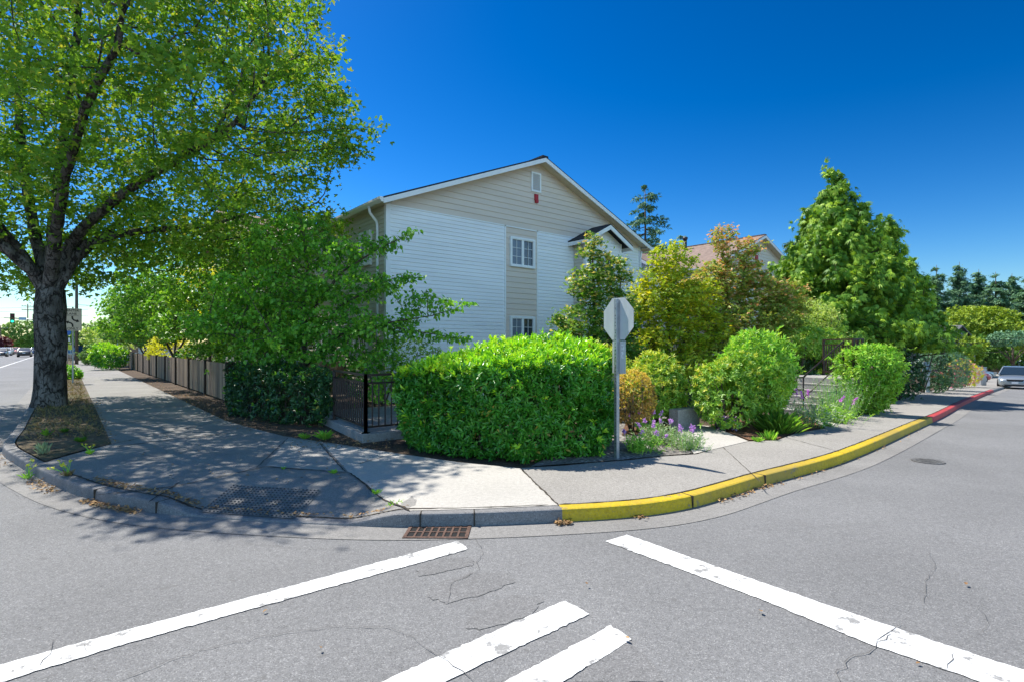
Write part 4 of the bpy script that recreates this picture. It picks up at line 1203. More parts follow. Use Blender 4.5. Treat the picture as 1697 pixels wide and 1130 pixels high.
# ------------------------------------------------------------------ the big street maple
mp = at(82, 14.7, .10)
rel = lambda px, py, Y: (lambda p: (p.x - mp.x, p.y - mp.y, zof(py, Y) - mp.z))(at(px, Y))
gs = [[(0, 0, -.2), (.02, 0, .8), (.04, .02, 1.8), (.02, 0, 2.7), (.05, 0, 3.5)],
      [(.02, 0, 2.9), rel(42, 430, 14.6), rel(5, 385, 14.2), rel(-60, 300, 13.4), rel(-120, 180, 12.6)],
      [(.02, 0, 3.1), rel(60, 400, 15), rel(42, 300, 15.6), rel(30, 170, 16.4), rel(60, 40, 17)],
      [(.05, 0, 3.5), rel(88, 380, 14.7), rel(96, 300, 14.6), rel(112, 180, 14.4), rel(130, 40, 14.2)],
      [(.05, 0, 3.3), rel(120, 400, 14.6), rel(150, 365, 14.2), rel(205, 320, 13.6), rel(290, 268, 12.8), rel(390, 205, 12.2)],
      [(.05, 0, 3.0), rel(140, 405, 14.8), rel(195, 388, 15.2), rel(270, 380, 15.4), rel(360, 372, 15.2)],
      [(.0, 0, 3.3), (-.5, -1.0, 4.3), (-.8, -2.4, 5.6), (-1.2, -3.8, 7.0)],
      [(.0, 0, 3.2), (.9, -.9, 4.3), (2.2, -2.2, 5.4), (3.8, -3.6, 6.5), (5.2, -4.6, 7.3)],
      [(.0, 0, 3.4), (.2, 1.2, 4.6), (.4, 3.0, 6.2)],
      [(.0, 0, 3.2), rel(105, 425, 15.2), rel(140, 380, 16.4), rel(230, 300, 17.6), rel(330, 240, 18)]]
ells = [(1.4, -.4, 8.7, 6.9, 6.9, 5.2), (5.4, -3.9, 8.1, 2.7, 3.0, 2.8), (8.2, -.9, 6.9, 1.7, 1.2, .75), (-1.6, .8, 5.3, 4.2, 4.2, 2.4), (5.6, .6, 5.3, 2.5, 2.2, 1.2)]
_hr = np.random.default_rng(77); _hw = _hr.normal(0, 1.7, (7, 3)); _hp = _hr.uniform(0, 6.28, 7)
def holes(A, th):
    return np.sin(A @ _hw.T + _hp).sum(1) > th
def mcut(A):
    X, Y, Z = A[:, 0] + mp.x, A[:, 1] + mp.y, A[:, 2] + .1
    lim = np.interp(Z, [4, 6.2, 7.6, 8.4, 11, 13], [-.26, -.26, -.20, -.27, -.345, -.42])
    sx, sy = X + .468 * Z, Y - .378 * Z
    kerb_y = np.interp(sx, [-14, -8.45, -5.94, -3.72, -1, 1], [15.8, 9.05, 6.95, 5.69, 5.3, 5.3])
    return (A[:, 2] > 2.9 + .12 * np.maximum(0, A[:, 0] - 1)) & (X / Y < lim) & ((sy > kerb_y - np.where(sx > -4.5, .5, .15)) | (sx < -9.5)) & (holes(A, -1.1) | (Z < 5.5)) & (Z > np.where(Y < 15, 3.9 + .42 * (15 - Y), 0)) & ((X > -11.5 + .0 * Z) | (Z > 4.6) | (Y > 15.5))
def young_top(Pp, rg): return rg.uniform(0, 1, len(Pp)) < np.clip(.05 + .035 * (Pp[:, 2] - 5), .03, .3)
branchy('maple_tree', 'large street maple with grey cracked trunk spreading over the left pavement', 'tree', mp, gs, ells, 8200, LM['maple'], B1, 11,
        step=.32, infl=2.4, kill=.46, root_r=.34, tip_r=.006, per=22, L=.11, W=.125, kind='palmate', spread=.42, droop=.35, flat=.7, flare=.45, iters=90, limb=(.155, .04),
        cut=mcut, thin=5, sidesf=lambda r: 26 if r > .12 else (9 if r > .04 else (6 if r > .015 else 4)), rough=.03, mats2=LM['maple_young'], pick2=young_top, minr=.007)

# ------------------------------------------------------------------ trees along the fence and by the building
dz = .11
dw = at(500, 14.3, dz)
branchy('dogwood_tree', 'layered dark green dogwood with branches reaching across the white siding', 'tree', dw,
        [[(0, 0, -.1), (.05, 0, .7), (.1, -.1, 1.5), (.1, -.1, 2.6), (.2, -.1, 3.8)], [(.05, 0, .7), (-.9, -.2, 1.5), (-2, -.3, 2.1)], [(.08, -.05, 1.1), (1.2, -.7, 1.9), (2.6, -1.3, 2.2), (3.7, -1.6, 2.35), (4.3, -1.75, 2.5)], [(2.6, -1.3, 2.1), (3.5, -1.6, 1.95), (4.3, -1.85, 1.8)], [(.1, -.1, 1.8), (1.3, -.6, 2.7), (2.6, -.9, 3.3)], [(.1, -.1, 2.3), (1.2, -.5, 3.5), (2.2, -.8, 4.05), (2.9, -.95, 4.3)], [(.1, -.1, 1.2), (-.3, -1.2, 1.9)]],
        [(-.2, -.2, 4.3, 1.3, 1.1, .8), (.9, -.4, 4.0, 1.0, .8, .5), (2.0, -.8, 4.1, .9, .5, .3), (3.0, -.95, 4.35, .5, .35, .18), (-.7, -.3, 3.1, 1.7, 1.3, .5), (1.3, -.6, 3.1, 1.5, 1.1, .45), (2.5, -.95, 3.3, .85, .5, .28), (-1.0, -.5, 2.2, 1.9, 1.3, .7), (1.4, -1.0, 2.1, 1.9, 1.0, .5), (3.4, -1.5, 2.75, .8, .45, .3), (4.15, -1.7, 2.6, .5, .35, .22), (3.3, -1.55, 1.95, .8, .4, .25), (4.15, -1.8, 1.8, .5, .35, .2), (.4, -1.3, 1.55, 1.5, .8, .4), (1.7, -.9, 1.35, 1.1, .7, .3)],
        3000, LM['dogwood'], B2, 21, cut=lambda A: (A[:, 0] > -1.0) | (A[:, 2] > 1.75 - .35 * A[:, 0] * 0), step=.14, infl=1.3, kill=.19, root_r=.10, per=9, L=.115, W=.085, kind='ovate', spread=.16, droop=.55, flat=.9, thin=4)
FP0 = np.array((-8.26, 15.8))
fence_spec = [(440, 16.4, 4.9, 1.7, 'fence_tree', 'dark green broadleaf tree between the near fence end and the building side'),
              (368, 21.3, 6.6, 2.6, 'fence_tree', 'leafy green tree behind the middle of the wooden fence, under the maple branches'),
              (290, 29.0, 7.6, 3.4, 'fence_tree', 'round green tree behind the far half of the wooden fence'),
              (240, 40.5, 6.0, 2.6, 'midgreen', 'low spreading tree beside the far end of the wooden fence')]
for i, (px, Y, h, r, mk, lb) in enumerate(fence_spec):
    b = at(px, Y, dz)
    branchy('broadleaf_tree', lb, 'tree', b, [[(0, 0, -.1), (0, 0, 1.0), (.1, 0, h * .6)], [(0, 0, .9), (-r * .4, -.2, h * .5)], [(0, 0, 1.0), (r * .45, -.1, h * .5)]],
            [(0, 0, h * .66, r * .85, r * .8, h * .34), (-r * .3, -r * .25, h * .38, r * .7, r * .6, h * .27), (r * .35, -r * .2, h * .36, r * .65, r * .6, h * .25), (.1, -r * .4, h * .25, r * .7, r * .5, h * .16)],
            1500, LM[mk], B2, 31 + i, cut=lambda A: (((A[:, 0] + b.x - FP0[0]) * a2[0] + (A[:, 1] + b.y - FP0[1]) * a2[1] > .1) & (A[:, 2] > (.75, 1.3, 1.9, 1.5)[i])) | (A[:, 2] > 1.9), step=.2, infl=1.7, kill=.28, root_r=.10, per=12, L=.125 + .02 * i, W=.095 + .015 * i, spread=.26, droop=.5, flat=.8, thin=4, group='trees behind the wooden fence')
b = at(348, 24.0, dz)
branchy('golden_tree', 'small yellow leaved tree showing between the maple branches and the fence trees', 'tree', b, [[(0, 0, -.1), (0, 0, 1.5), (0, 0, 3.6)]], [(0, 0, 4.6, 1.3, 1.0, 1.0), (0, 0, 3.2, .9, .8, .9)], 260, LM['golden'], B2, 41, step=.2, infl=1.5, kill=.3, root_r=.06, per=9, L=.12, W=.13, kind='palmate', spread=.2)
shrub('golden_shrub', 'bright yellow shrub showing above the top of the wooden fence', 'shrub', at(281, 31.0, dz), (1.5, .8, .95), LM['golden'], B2, 51, 620, 6, .11, .06, zc=1.35)
shrub('leafy_shrub', 'mid green leafy shrub behind the wooden fence, right of the yellow shrub', 'shrub', at(330, 25.5, dz), (1.1, .9, .8), LM['fence_tree'], B2, 52, 500, 6, .12, .07, zc=.95)
shrub('leafy_shrub', 'dark leafy shrub behind the near corner of the wooden fence', 'shrub', at(410, 18.0, dz), (.9, .8, .8), LM['fence_tree'], B2, 53, 420, 6, .11, .065, zc=.9)
shrub('leafy_shrub', 'sunlit light green shrub under the dogwood, in front of the building corner', 'shrub', at(690, 14.6, dz), (.75, .7, .85), LM['green'], B2, 54, 420, 6, .09, .05, zc=1.0)
shrub('leafy_shrub', 'shaded green shrub beside the ramp railing, under the dogwood branches', 'shrub', at(630, 14.2, dz), (1.0, .8, .75), LM['dogwood'], B2, 55, 420, 6, .10, .06, zc=.8)
shrub('roadside_shrub', 'rounded bright green shrub at the far end of the wooden fence beside the pavement', 'shrub', at(181, 37, .12), (1.05, 1.0, .92), LM['laurel'], B2, 56, 620, 7, .16, .075, mats2=LM['laurel_new'], frac2=.6, zc=.85)
shrub('roadside_shrub', 'dull green shrub behind the rounded bright shrub on the left pavement', 'shrub', at(160, 47, .12), (1.0, 1.2, 1.0), LM['midgreen'], B2, 57, 420, 7, .18, .09)
branchy('hydrangea_tree', 'pale flowering bush tree overhanging the far left pavement', 'tree', at(172, 52, .12), [[(0, 0, -.1), (0, 0, 1.2), (0, 0, 2.2)]], [(0, 0, 2.4, 1.9, 1.9, 1.4), (1.2, -.5, 1.8, 1.8, 1.8, 1.1)], 420, LM['pale'], B2, 58, step=.3, infl=2, kill=.45, root_r=.12, per=10, L=.26, W=.2, spread=.3)
branchy('broadleaf_tree', 'dense green tree beyond the rounded shrub, its crown meeting the maple leaves', 'tree', at(252, 46, .12), [[(0, 0, -.1), (0, 0, 1.6), (0, 0, 4.5)], [(0, 0, 1.5), (1.8, -.4, 3.5)], [(0, 0, 1.5), (-1.6, -.4, 3.6)]], [(0, 0, 5.3, 3.6, 3, 2.6), (-1.4, -.6, 3.2, 2.8, 2.2, 1.6)], 1300, LM['fence_tree'], B2, 59, step=.28, infl=2.2, kill=.4, root_r=.16, per=13, L=.22, W=.17, spread=.36)

# ------------------------------------------------------------------ hedges
def hedge(name, label, poly, zt, mat, mat2, bark, seed, n, k, L, W, frac2=.5, z0=.03, kind='oblong', nj=.05, base_z=.11, rounding=.22):
    """clipped hedge: shoots over the sides and the top of a plan polygon; zt(x, y) is the top height"""
    rg = np.random.default_rng(seed)
    poly = np.array(poly); c = poly.mean(0)
    t = thing(name, label, 'hedge', (c[0], c[1], base_z + float(hgt(*c))))
    q = poly - c
    e = np.roll(q, -1, 0) - q; Ls = np.linalg.norm(e, axis=1); area = .5 * abs(np.sum(q[:, 0] * np.roll(q[:, 1], -1) - np.roll(q[:, 0], -1) * q[:, 1]))
    hm = float(np.mean([zt(*p) for p in poly])); side_a = Ls.sum() * hm
    ns = int(n * side_a / (side_a + area)); nt_ = n - ns
    ei = rg.choice(len(q), ns, p=Ls / Ls.sum()); f = rg.uniform(0, 1, ns)
    XY = q[ei] + e[ei] * f[:, None]; nrm = np.stack([e[ei][:, 1], -e[ei][:, 0]], 1) / Ls[ei][:, None]
    if np.sum((q + e / 2)[:, 0] * e[:, 1] - (q + e / 2)[:, 1] * e[:, 0]) < 0: nrm = -nrm
    ztop = np.array([zt(*(p + c)) for p in XY]); hz = z0 + rg.uniform(0, 1, ns) * (ztop - z0)
    near_top = np.clip((hz - (ztop - rounding)) / rounding, 0, 1)
    bulge = .06 * np.sin(XY[:, 0] * 4.1 + hz * 3) + .05 * np.sin(XY[:, 1] * 5.3 - hz * 4.2) - .10 * np.clip(1 - hz / .25, 0, 1)
    dep = np.abs(rg.normal(0, .09, ns)) + near_top ** 2 * rounding * .6
    XY = XY + nrm * (bulge - dep)[:, None]
    hol = np.sin(XY[:, 0] * 5.7 + 1.3) + np.sin(hz * 6.9 + XY[:, 1] * 3.1) + np.sin(XY[:, 0] * 2.3 - hz * 4.1 + 2)
    XY = XY - nrm * np.clip(hol - .9, 0, 1)[:, None] * .13
    Ps = np.column_stack([XY, hz]); Ds = np.column_stack([nrm, .45 + near_top * .9])
    lo, hi = q.min(0), q.max(0); T = []
    while len(T) < nt_:
        g = rg.uniform(lo, hi, (nt_ * 3, 2)); T = g[in_poly(g, q.tolist())]
    T = T[:nt_]
    dedge = np.min([np.abs((T[:, 0] - q[i, 0]) * e[i, 1] - (T[:, 1] - q[i, 1]) * e[i, 0]) / Ls[i] for i in range(len(q))], 0)
    zT = np.array([zt(*(p + c)) for p in T]) - rounding * np.clip(1 - dedge / rounding, 0, 1) ** 2 - np.abs(rg.normal(0, .07, nt_)) + nj * np.sin(T[:, 0] * 6) * np.cos(T[:, 1] * 5) + rg.exponential(.025, nt_)
    Pt = np.column_stack([T, zT]); Dt = np.column_stack([rg.normal(0, .3, (nt_, 2)), np.ones(nt_)])
    Pa = np.concatenate([Ps, Pt]); Da = np.concatenate([Ds, Dt]) + rg.normal(0, .28, (n, 3)) * np.array([1, 1, .8])
    tv = np.concatenate([near_top * .8, np.ones(nt_)])
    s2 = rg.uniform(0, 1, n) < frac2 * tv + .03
    leaf_obj('foliage', [rosettes(Pa[~s2], Da[~s2], k, L, W, kind, rg, (35, 85)),
                         rosettes(Pa[::2] - unit(Da[::2]) * rg.uniform(.1, .3, (len(Pa[::2]), 1)), Da[::2], k, L * 1.1, W * 1.15, kind, rg, (40, 95))], mat, t)
    leaf_obj('new_growth', [rosettes(Pa[s2] + unit(Da[s2]) * L * .25, Da[s2], k, L * .95, W * .9, kind, rg, (18, 62))], mat2, t)
    so = rg.uniform(0, 1, n) < .05
    leaf_obj('old_leaves', [rosettes(Pa[so], Da[so], 2, L * .95, W, kind, rg, (40, 95))], LM['old'], t)
    mb = MB()
    for i in range(26):
        p = T[i % len(T)] * .8; h_ = float(zt(*(p + c))) - .35
        mb.tube([(p[0], p[1], -.05), (p[0] + rg.normal(0, .06), p[1] + rg.normal(0, .06), h_ * .5), (p[0] + rg.normal(0, .12), p[1] + rg.normal(0, .12), h_)], [.018, .013, .006], 5)
    mb.build('stem', bark, t, True)
    return t
hp = [tup(G(664, 742)), tup(G(760, 758)), tup(G(868, 767)), tup(G(1000, 756)), np.array((1.62, 8.9)), np.array((1.0, 10.0)), np.array((-.4, 10.0)), np.array((-1.85, 9.3))]
def hz_(x, y):
    a = np.clip((x + 1.9) / 2.0, 0, 1); b = np.clip((y - 7.6) / 1.6, 0, 1)
    return 1.22 + .17 * a + .32 * a * b - .10 * np.clip((x - .9) / .7, 0, 1)
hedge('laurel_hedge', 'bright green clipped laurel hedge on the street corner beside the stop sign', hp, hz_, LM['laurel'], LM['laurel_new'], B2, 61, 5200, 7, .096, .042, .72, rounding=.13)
hp2 = [tup(G(378, 688)), tup(G(455, 702)), tup(G(538, 708)), tup(G(552, 690)), tup(G(548, 683)), tup(G(392, 665))]
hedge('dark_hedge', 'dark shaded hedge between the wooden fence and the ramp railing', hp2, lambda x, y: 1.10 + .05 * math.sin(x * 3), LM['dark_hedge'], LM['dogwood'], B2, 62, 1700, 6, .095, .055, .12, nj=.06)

# ------------------------------------------------------------------ shrubs on the right
Y_ = lambda px, py: G(px, py, .11)
def sh(px, py, dy, *a, **k):
    p = Y_(px, py); p = p + Vector((p.x, p.y, 0)).normalized() * dy
    p.z = float(hgt(p.x, p.y)) + .11
    return p
shrub('rhododendron', 'green rhododendron with pale new leaves behind the purple flowers and the stop sign', 'shrub', sh(1090, 712, .6), (.62, .6, .76), LM['rhodo'], B2, 71, 1100, 8, .092, .035, lump=.45, k_l=6, mats2=LM['rhodo_new'], frac2=.45, zc=.78)
shrub('rhododendron', 'pale topped rhododendron directly behind the stop sign plate', 'shrub', sh(1005, 705, 1.2), (.8, .6, .68), LM['rhodo'], B2, 76, 420, 8, .10, .038, mats2=LM['rhodo_new'], frac2=.6, zc=.92)
shrub('bronze_shrub', 'dense brownish bronze shrub with yellow top between the stop sign post and a rhododendron', 'shrub', sh(1050, 722, .45), (.42, .42, .56), LM['bronze'], B2, 72, 1500, 6, .038, .022, mats2=LM['bronze_top'], frac2=.55, zc=.62, lump=.12, depth=.10)
shrub('rhododendron', 'rhododendron flecked with yellow leaves above the plum coloured plant', 'shrub', sh(1208, 716, .5), (.72, .66, .76), LM['rhodo'], B2, 73, 1100, 8, .088, .034, lump=.45, k_l=6, mats2=LM['rhodo_new'], frac2=.22, zc=.78, part2='new_growth')
shrub('green_shrub', 'tall light green shrub left of the concrete steps', 'shrub', sh(1247, 712, .85), (.84, .75, .95), LM['green'], B2, 74, 1350, 7, .115, .045, lump=.32, k_l=7, zc=1.0, droop=.9, mats2=LM['weed'], frac2=.35)
shrub('green_shrub', 'rounded light green shrub right of the concrete steps and railing', 'shrub', sh(1440, 690, .5), (.56, .55, .88), LM['green'], B2, 75, 1350, 7, .105, .042, lump=.5, k_l=6, zmin=-.97, zc=.88, droop=.5, mats2=LM['weed'], frac2=.4)
shrub('leafy_shrub', 'drooping green shrub above the iron landing railing', 'shrub', at(1320, 17.6, .9), (1.35, 1.0, .55), LM['green'], B2, 77, 620, 7, .11, .055, zc=1.1, droop=.7)
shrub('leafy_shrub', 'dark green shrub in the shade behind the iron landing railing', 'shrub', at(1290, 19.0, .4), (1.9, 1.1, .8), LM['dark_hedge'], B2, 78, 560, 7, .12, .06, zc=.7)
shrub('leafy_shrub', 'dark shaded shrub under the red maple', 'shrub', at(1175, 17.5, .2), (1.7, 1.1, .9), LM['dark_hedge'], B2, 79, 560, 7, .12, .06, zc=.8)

# ------------------------------------------------------------------ ornamental maples right of the building
def orn(name, label, px, Y, gl, ells, natt, mat, seed, **k):
    b = at(px, Y, .3)
    kw = dict(step=.14, infl=1.3, kill=.19, root_r=.075, per=13, L=.082, W=.098, kind='palmate', spread=.2, droop=.25, flat=1.2, thin=6)
    kw.update(k)
    return branchy(name, label, 'tree', b, gl, ells, natt, mat, B2, seed, **kw)
def high(zc, f, lo=.1):
    return lambda Pp, rg: rg.uniform(0, 1, len(Pp)) < np.clip(lo + f * (Pp[:, 2] - zc), 0, .9)
orn('vine_maple', 'dark green vine maple with pink tipped leaves growing in front of the bay window', 985, 14.6,
    [[(0, 0, -.3), (.02, 0, .8), (0, 0, 2.4), (-.05, 0, 3.9)], [(0, 0, .7), (-.5, -.2, 1.7)], [(0, 0, .9), (.55, -.1, 2.0), (.7, -.1, 3.2)]],
    [(-.05, 0, 4.1, .40, .4, .45), (-.1, -.1, 3.1, .72, .6, .55), (-.45, -.2, 2.0, .78, .6, .6), (.45, -.1, 2.3, .75, .6, .7), (.62, 0, 3.5, .42, .4, .42), (-.2, -.3, 1.2, .9, .6, .35), (.5, -.3, 1.1, .7, .5, .35), (.9, -.2, 1.2, .7, .4, .4)],
    2200, LM['vmaple'], 81, mats2=LM['vmaple_tip'], pick2=high(2.6, .10, .16), per=15)
orn('yellow_maple', 'yellow green maple between the stop sign and the red tinged maple', 1108, 16.5,
    [[(0, 0, -.3), (.02, 0, .7), (0, 0, 2.2), (.1, 0, 3.6)], [(0, 0, .7), (-.6, -.2, 1.9), (-.7, 0, 2.8)], [(0, 0, .7), (.6, -.2, 2.0)]],
    [(.1, 0, 4.05, .75, .6, .65), (-.2, 0, 3.4, .9, .7, .5), (-.35, -.1, 2.75, 1.05, .8, .65), (.4, -.1, 2.6, .9, .7, .8), (-.1, -.3, 1.6, 1.25, .8, .6), (0, -.7, .9, 1.2, .6, .4), (.95, .1, 3.0, .8, .6, .6), (1.0, -.2, 2.0, .8, .6, .6)],
    2600, LM['ymaple'], 82, L=.09, W=.105)
orn('red_maple', 'tall maple of mixed green and rusty red leaves in front of the brown roof', 1212, 17.6,
    [[(0, 0, -.3), (.02, 0, .8), (0, 0, 2.4), (-.3, 0, 4.3)], [(0, 0, .9), (-.8, -.2, 2.3), (-1.0, 0, 3.0)], [(0, 0, .8), (.9, -.2, 2.2), (1.4, 0, 3.1)], [(0, 0, 1.8), (.45, -.1, 4.3)]],
    [(-.25, 0, 5.0, .5, .4, .6), (.5, 0, 4.75, .55, .4, .42), (.2, 0, 4.1, .9, .6, .5), (1.65, -.1, 2.9, .85, .8, .85), (-1.15, 0, 3.3, .7, .7, .55), (-.2, 0, 3.7, 1.1, .9, .7), (1.0, -.1, 3.2, 1.1, .9, .7), (-.9, -.2, 2.6, .9, .8, .6), (.3, -.4, 2.3, 1.8, 1.0, .8), (-.2, -.6, 1.4, 1.7, .9, .5), (-.6, -.8, .8, 1.2, .6, .35)],
    4200, LM['rmaple'], 83, mats2=LM['rmaple_red'], pick2=high(2.5, .11, .12), L=.09, W=.105)
orn('pale_tree', 'pale green feathery tree between the red tinged maple and the large cedar', 1338, 19.0,
    [[(0, 0, -.3), (.02, 0, .8), (0, 0, 2.2)], [(0, 0, .8), (.7, -.2, 2.0)]],
    [(0, 0, 2.5, 1.1, .9, .85), (.3, -.4, 1.8, 1.1, .8, .6), (-.5, -.3, 2.1, .7, .7, .5)],
    1300, LM['pale'], 84, kind='ovate', L=.10, W=.05, droop=.4)
orn('broadleaf_tree', 'small dark leaved tree behind the vine maple and hedge', 1040, 18.5,
    [[(0, 0, -.3), (.02, 0, .8), (0, 0, 1.8)]], [(0, 0, 1.5, 1.6, .8, .9)], 800, LM['vmaple'], 85)

# ------------------------------------------------------------------ conifers
cb = at(1396, 21.5, .1)
def cdirs(az, u):      # the crown leans out over the pavement on the street side
    return 1 + .24 * np.cos(az - math.radians(-25)) * (1 - u) ** 1.5
clow = lambda P: np.where(P[:, 0] > .2, 1.75 + .22 * np.minimum(P[:, 0], 2.4), .1)
ckw = dict(clump=6, hang=.6, L=.24, W=.22, kind='spray', z0=.03, rise=.46, sag=.55, plume=.18, trunk_r=.22, irregular=.36)
conifer('cedar_tree', 'large bright green cedar with ragged cone shaped crown beside the right pavement', at(1378, 21.5, .1), 8.95, 3.6, LM['cedar'], B2, 91, nb=640, ns=12, low=clow, leaders=80, shape=.94, dirs=cdirs, **ckw)
conifer('cedar_tree', 'lower cedar peak on the right shoulder of the large cedar, overhanging the pavement', at(1464, 22.6, .1), 7.2, 2.8, LM['cedar'], B2, 99, nb=420, ns=11, low=lambda P: np.full(len(P), 1.9), leaders=45, shape=.9, **ckw)
conifer('dark_cedar', 'darker green conifer standing behind the left side of the large cedar', at(1318, 36, .1), 9.6, 3.2, LM['fir2'], B2, 92, nb=240, ns=16, L=.4, W=.38, z0=.1, shape=.75, plume=.3)
conifer('fir_tree', 'tall dark fir with open drooping branches rising between the two buildings', at(1069, 62, 0), 21.6, 9.2, LM['fir'], B2, 93, nb=260, ns=40, L=.5, W=.42, kind='needle', z0=.18, shape=.85, rise=.2, sag=.62, plume=.32, trunk_r=.34, irregular=.4, hang=.6, group='far conifers')
conifer('fir_tree', 'small thin fir top between the tall fir and the dark roof flue', at(1132, 78, 0), 19.6, 5.0, LM['fir'], B2, 94, nb=120, ns=18, L=.7, W=.62, kind='needle', z0=.18, shape=.8, rise=.2, sag=.6, plume=.3, trunk_r=.3, irregular=.35, hang=.6, group='far conifers')
conifer('fir_tree', 'shortest fir top just behind the dark roof flue', at(1164, 86, 0), 18.4, 4.6, LM['fir'], B2, 97, nb=100, ns=18, L=.7, W=.62, kind='needle', z0=.18, shape=.8, rise=.2, sag=.6, plume=.3, trunk_r=.3, irregular=.35, hang=.6, group='far conifers')
conifer('fir_tree', 'green fir tip showing above the left roof between the maple and the building', at(548, 40, 0), 12.6, 3.2, LM['fir2'], B2, 98, nb=110, ns=16, L=.5, W=.45, kind='needle', z0=.2, shape=.8, plume=.3)
f1 = conifer('fir_tree', 'fir', at(1552, 92, 0), 17.6, 4.6, LM['fir'], B2, 95, nb=240, ns=30, L=.62, W=.55, kind='needle', z0=.05, shape=.85, rise=.2, sag=.5, plume=.45, trunk_r=.35, irregular=.3, hang=.5, group='firs on the right skyline')
f2 = conifer('fir_tree', 'fir', at(1590, 100, 0), 19.4, 5.0, LM['fir'], B2, 96, nb=240, ns=30, L=.65, W=.55, kind='needle', z0=.05, shape=1.0, rise=.2, sag=.5, plume=.5, trunk_r=.35, irregular=.3, hang=.5, group='firs on the right skyline')
f1['label'] = 'leftmost skyline fir, standing just right of the large cedar'
f2['label'] = 'second skyline fir from the left, a sharp cone behind the yellow green tree'
spec = [(f2, 1622, 104, 18.6, .3, 'fir with a broad pointed top above the middle of the yellow green tree'), (f1, 1650, 98, 17.2, 2, 'pointed fir above the right part of the yellow green tree'), (f2, 1677, 108, 18.3, 4, 'skyline fir second from the right edge'),
        (f1, 1703, 100, 16.5, 1, 'skyline fir at the right edge of the picture'), (f1, 1532, 112, 17.8, 5, 'dark fir half hidden by the right flank of the large cedar'), (f2, 1738, 104, 16, 2.2, 'fir beyond the right edge of the forest'), (f1, 1607, 118, 15, 3.3, 'fir standing far back between the sharp cone and the broad topped fir'), (f2, 1664, 122, 15.5, 5.1, 'fir standing far back behind the pointed fir')]
for o_, px, Y, h_, rz, lb in spec:
    s = h_ / (17.6 if o_ is f1 else 19.4)
    copy_thing(o_, at(px, Y, 0), rz, (s * 1.15, s * 1.15, s), lb)

# ------------------------------------------------------------------ broadleaf trees far right and far left
def fartree(name, label, base, r, h, mat, seed, n=520, L=.4, k=6, lump=.35, group=None, trunk=.18, zc=.58, ry=None):
    rg = np.random.default_rng(seed)
    t = thing(name, label, 'tree', base, 0, group)
    mb = MB(); mb.tube([(0, 0, -.3), (.1, 0, h * .3), (0, .1, h * .7)], [trunk, trunk * .7, trunk * .3], 8)
    for i in range(5):
        a = rg.uniform(0, 6.28); mb.tube([(.05, 0, h * rg.uniform(.2, .35)), (math.cos(a) * r * .35, math.sin(a) * r * .35, h * .5), (math.cos(a) * r * .7, math.sin(a) * r * .7, h * .68)], [trunk * .5, trunk * .35, trunk * .12], 5)
    mb.build('trunk', B2, t, True)
    Pp, D = blob(n, (r, ry or r, h * (1 - zc)), rg, -.8, lump, .16, 30, 18)
    Pp[:, 2] += h * zc
    V1 = rosettes(Pp, D + np.array([0, 0, .4]) + rg.normal(0, .3, D.shape), k, L, L * .6, 'ovate', rg, (30, 90))
    leaf_obj('crown', [V1], mat, t)
    return t
fartree('spreading_tree', 'wide yellow green tree in front of the firs beyond the street end', at(1628, 74, 0), 6.2, 8.6, LM['yellowgreen'], 101, 2600, .36, 6, .3, ry=5)
fartree('spreading_tree', 'lower pale green tree at the foot of the wide yellow green tree', at(1575, 60, 0), 3.2, 5.2, LM['yellowgreen'], 102, 1000, .30)
fartree('round_tree', 'dark rounded tree on the dry lawn right of the grey cabinet', at(1638, 66, 0), 2.5, 4.6, LM['midgreen'], 103, 1000, .28, zc=.52)
fartree('flat_tree', 'flat topped blue green tree with a bare trunk on the dry lawn', at(1678, 62, 0), 2.2, 5.0, LM['bluegreen'], 104, 420, .26, zc=.82)
fartree('round_tree', 'dark low tree behind the bare trunked tree', at(1702, 76, 0), 3.4, 4.6, LM['midgreen'], 105, 800, .32, zc=.5)
fartree('round_tree', 'dark shrubby tree filling the gap behind the cedar and the grey cabinet', at(1588, 82, 0), 4.6, 5.6, LM['midgreen'], 106, 900, .36, zc=.5)
fartree('street_tree', 'round green tree beside the traffic signal far down the left street', at(36, 128, 0), 4.6, 7.4, LM['midgreen'], 107, 900, .5, zc=.5)
fartree('street_tree', 'small green tree right of the round tree far down the left street', at(60, 140, 0), 3.4, 4.6, LM['midgreen'], 108, 500, .5, zc=.5)
fartree('plum_tree', 'dark red leaved tree above the cars at the left edge of the picture', at(-2, 116, 0), 1.8, 3.7, LM['purple'], 109, 420, .45, zc=.5)
fartree('street_tree', 'distant tree closing the far end of the left street', at(88, 165, 0), 7, 7.5, LM['midgreen'], 110, 700, .6, zc=.5)
fartree('street_tree', 'dark tree beside the blue roofed house on the far left', at(150, 64, 0), 2.4, 4.4, LM['midgreen'], 111, 500, .34, zc=.5)

# hedge-like shrubs along the right pavement
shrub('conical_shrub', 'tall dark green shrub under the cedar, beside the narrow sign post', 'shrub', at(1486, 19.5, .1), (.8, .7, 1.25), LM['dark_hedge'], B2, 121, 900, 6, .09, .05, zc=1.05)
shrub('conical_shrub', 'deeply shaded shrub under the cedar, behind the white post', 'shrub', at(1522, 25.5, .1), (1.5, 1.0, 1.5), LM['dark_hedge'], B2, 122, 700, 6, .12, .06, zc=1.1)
shrub('blue_shrub', 'rounded blue green shrub beside the right pavement', 'shrub', at(1563, 28.0, .1), (1.15, 1.1, 1.18), LM['bluegreen'], B2, 123, 1700, 7, .085, .032, zc=1.1, lump=.12)
shrub('flower_shrub', 'yellow and red flowering shrub next to the grey cabinet', 'shrub', at(1596, 33, .1), (.85, .8, .85), LM['golden'], B2, 124, 620, 6, .11, .06, mats2=LM['pinkflower'], frac2=.28, top2=False, zc=.75, part2='red_leaves')
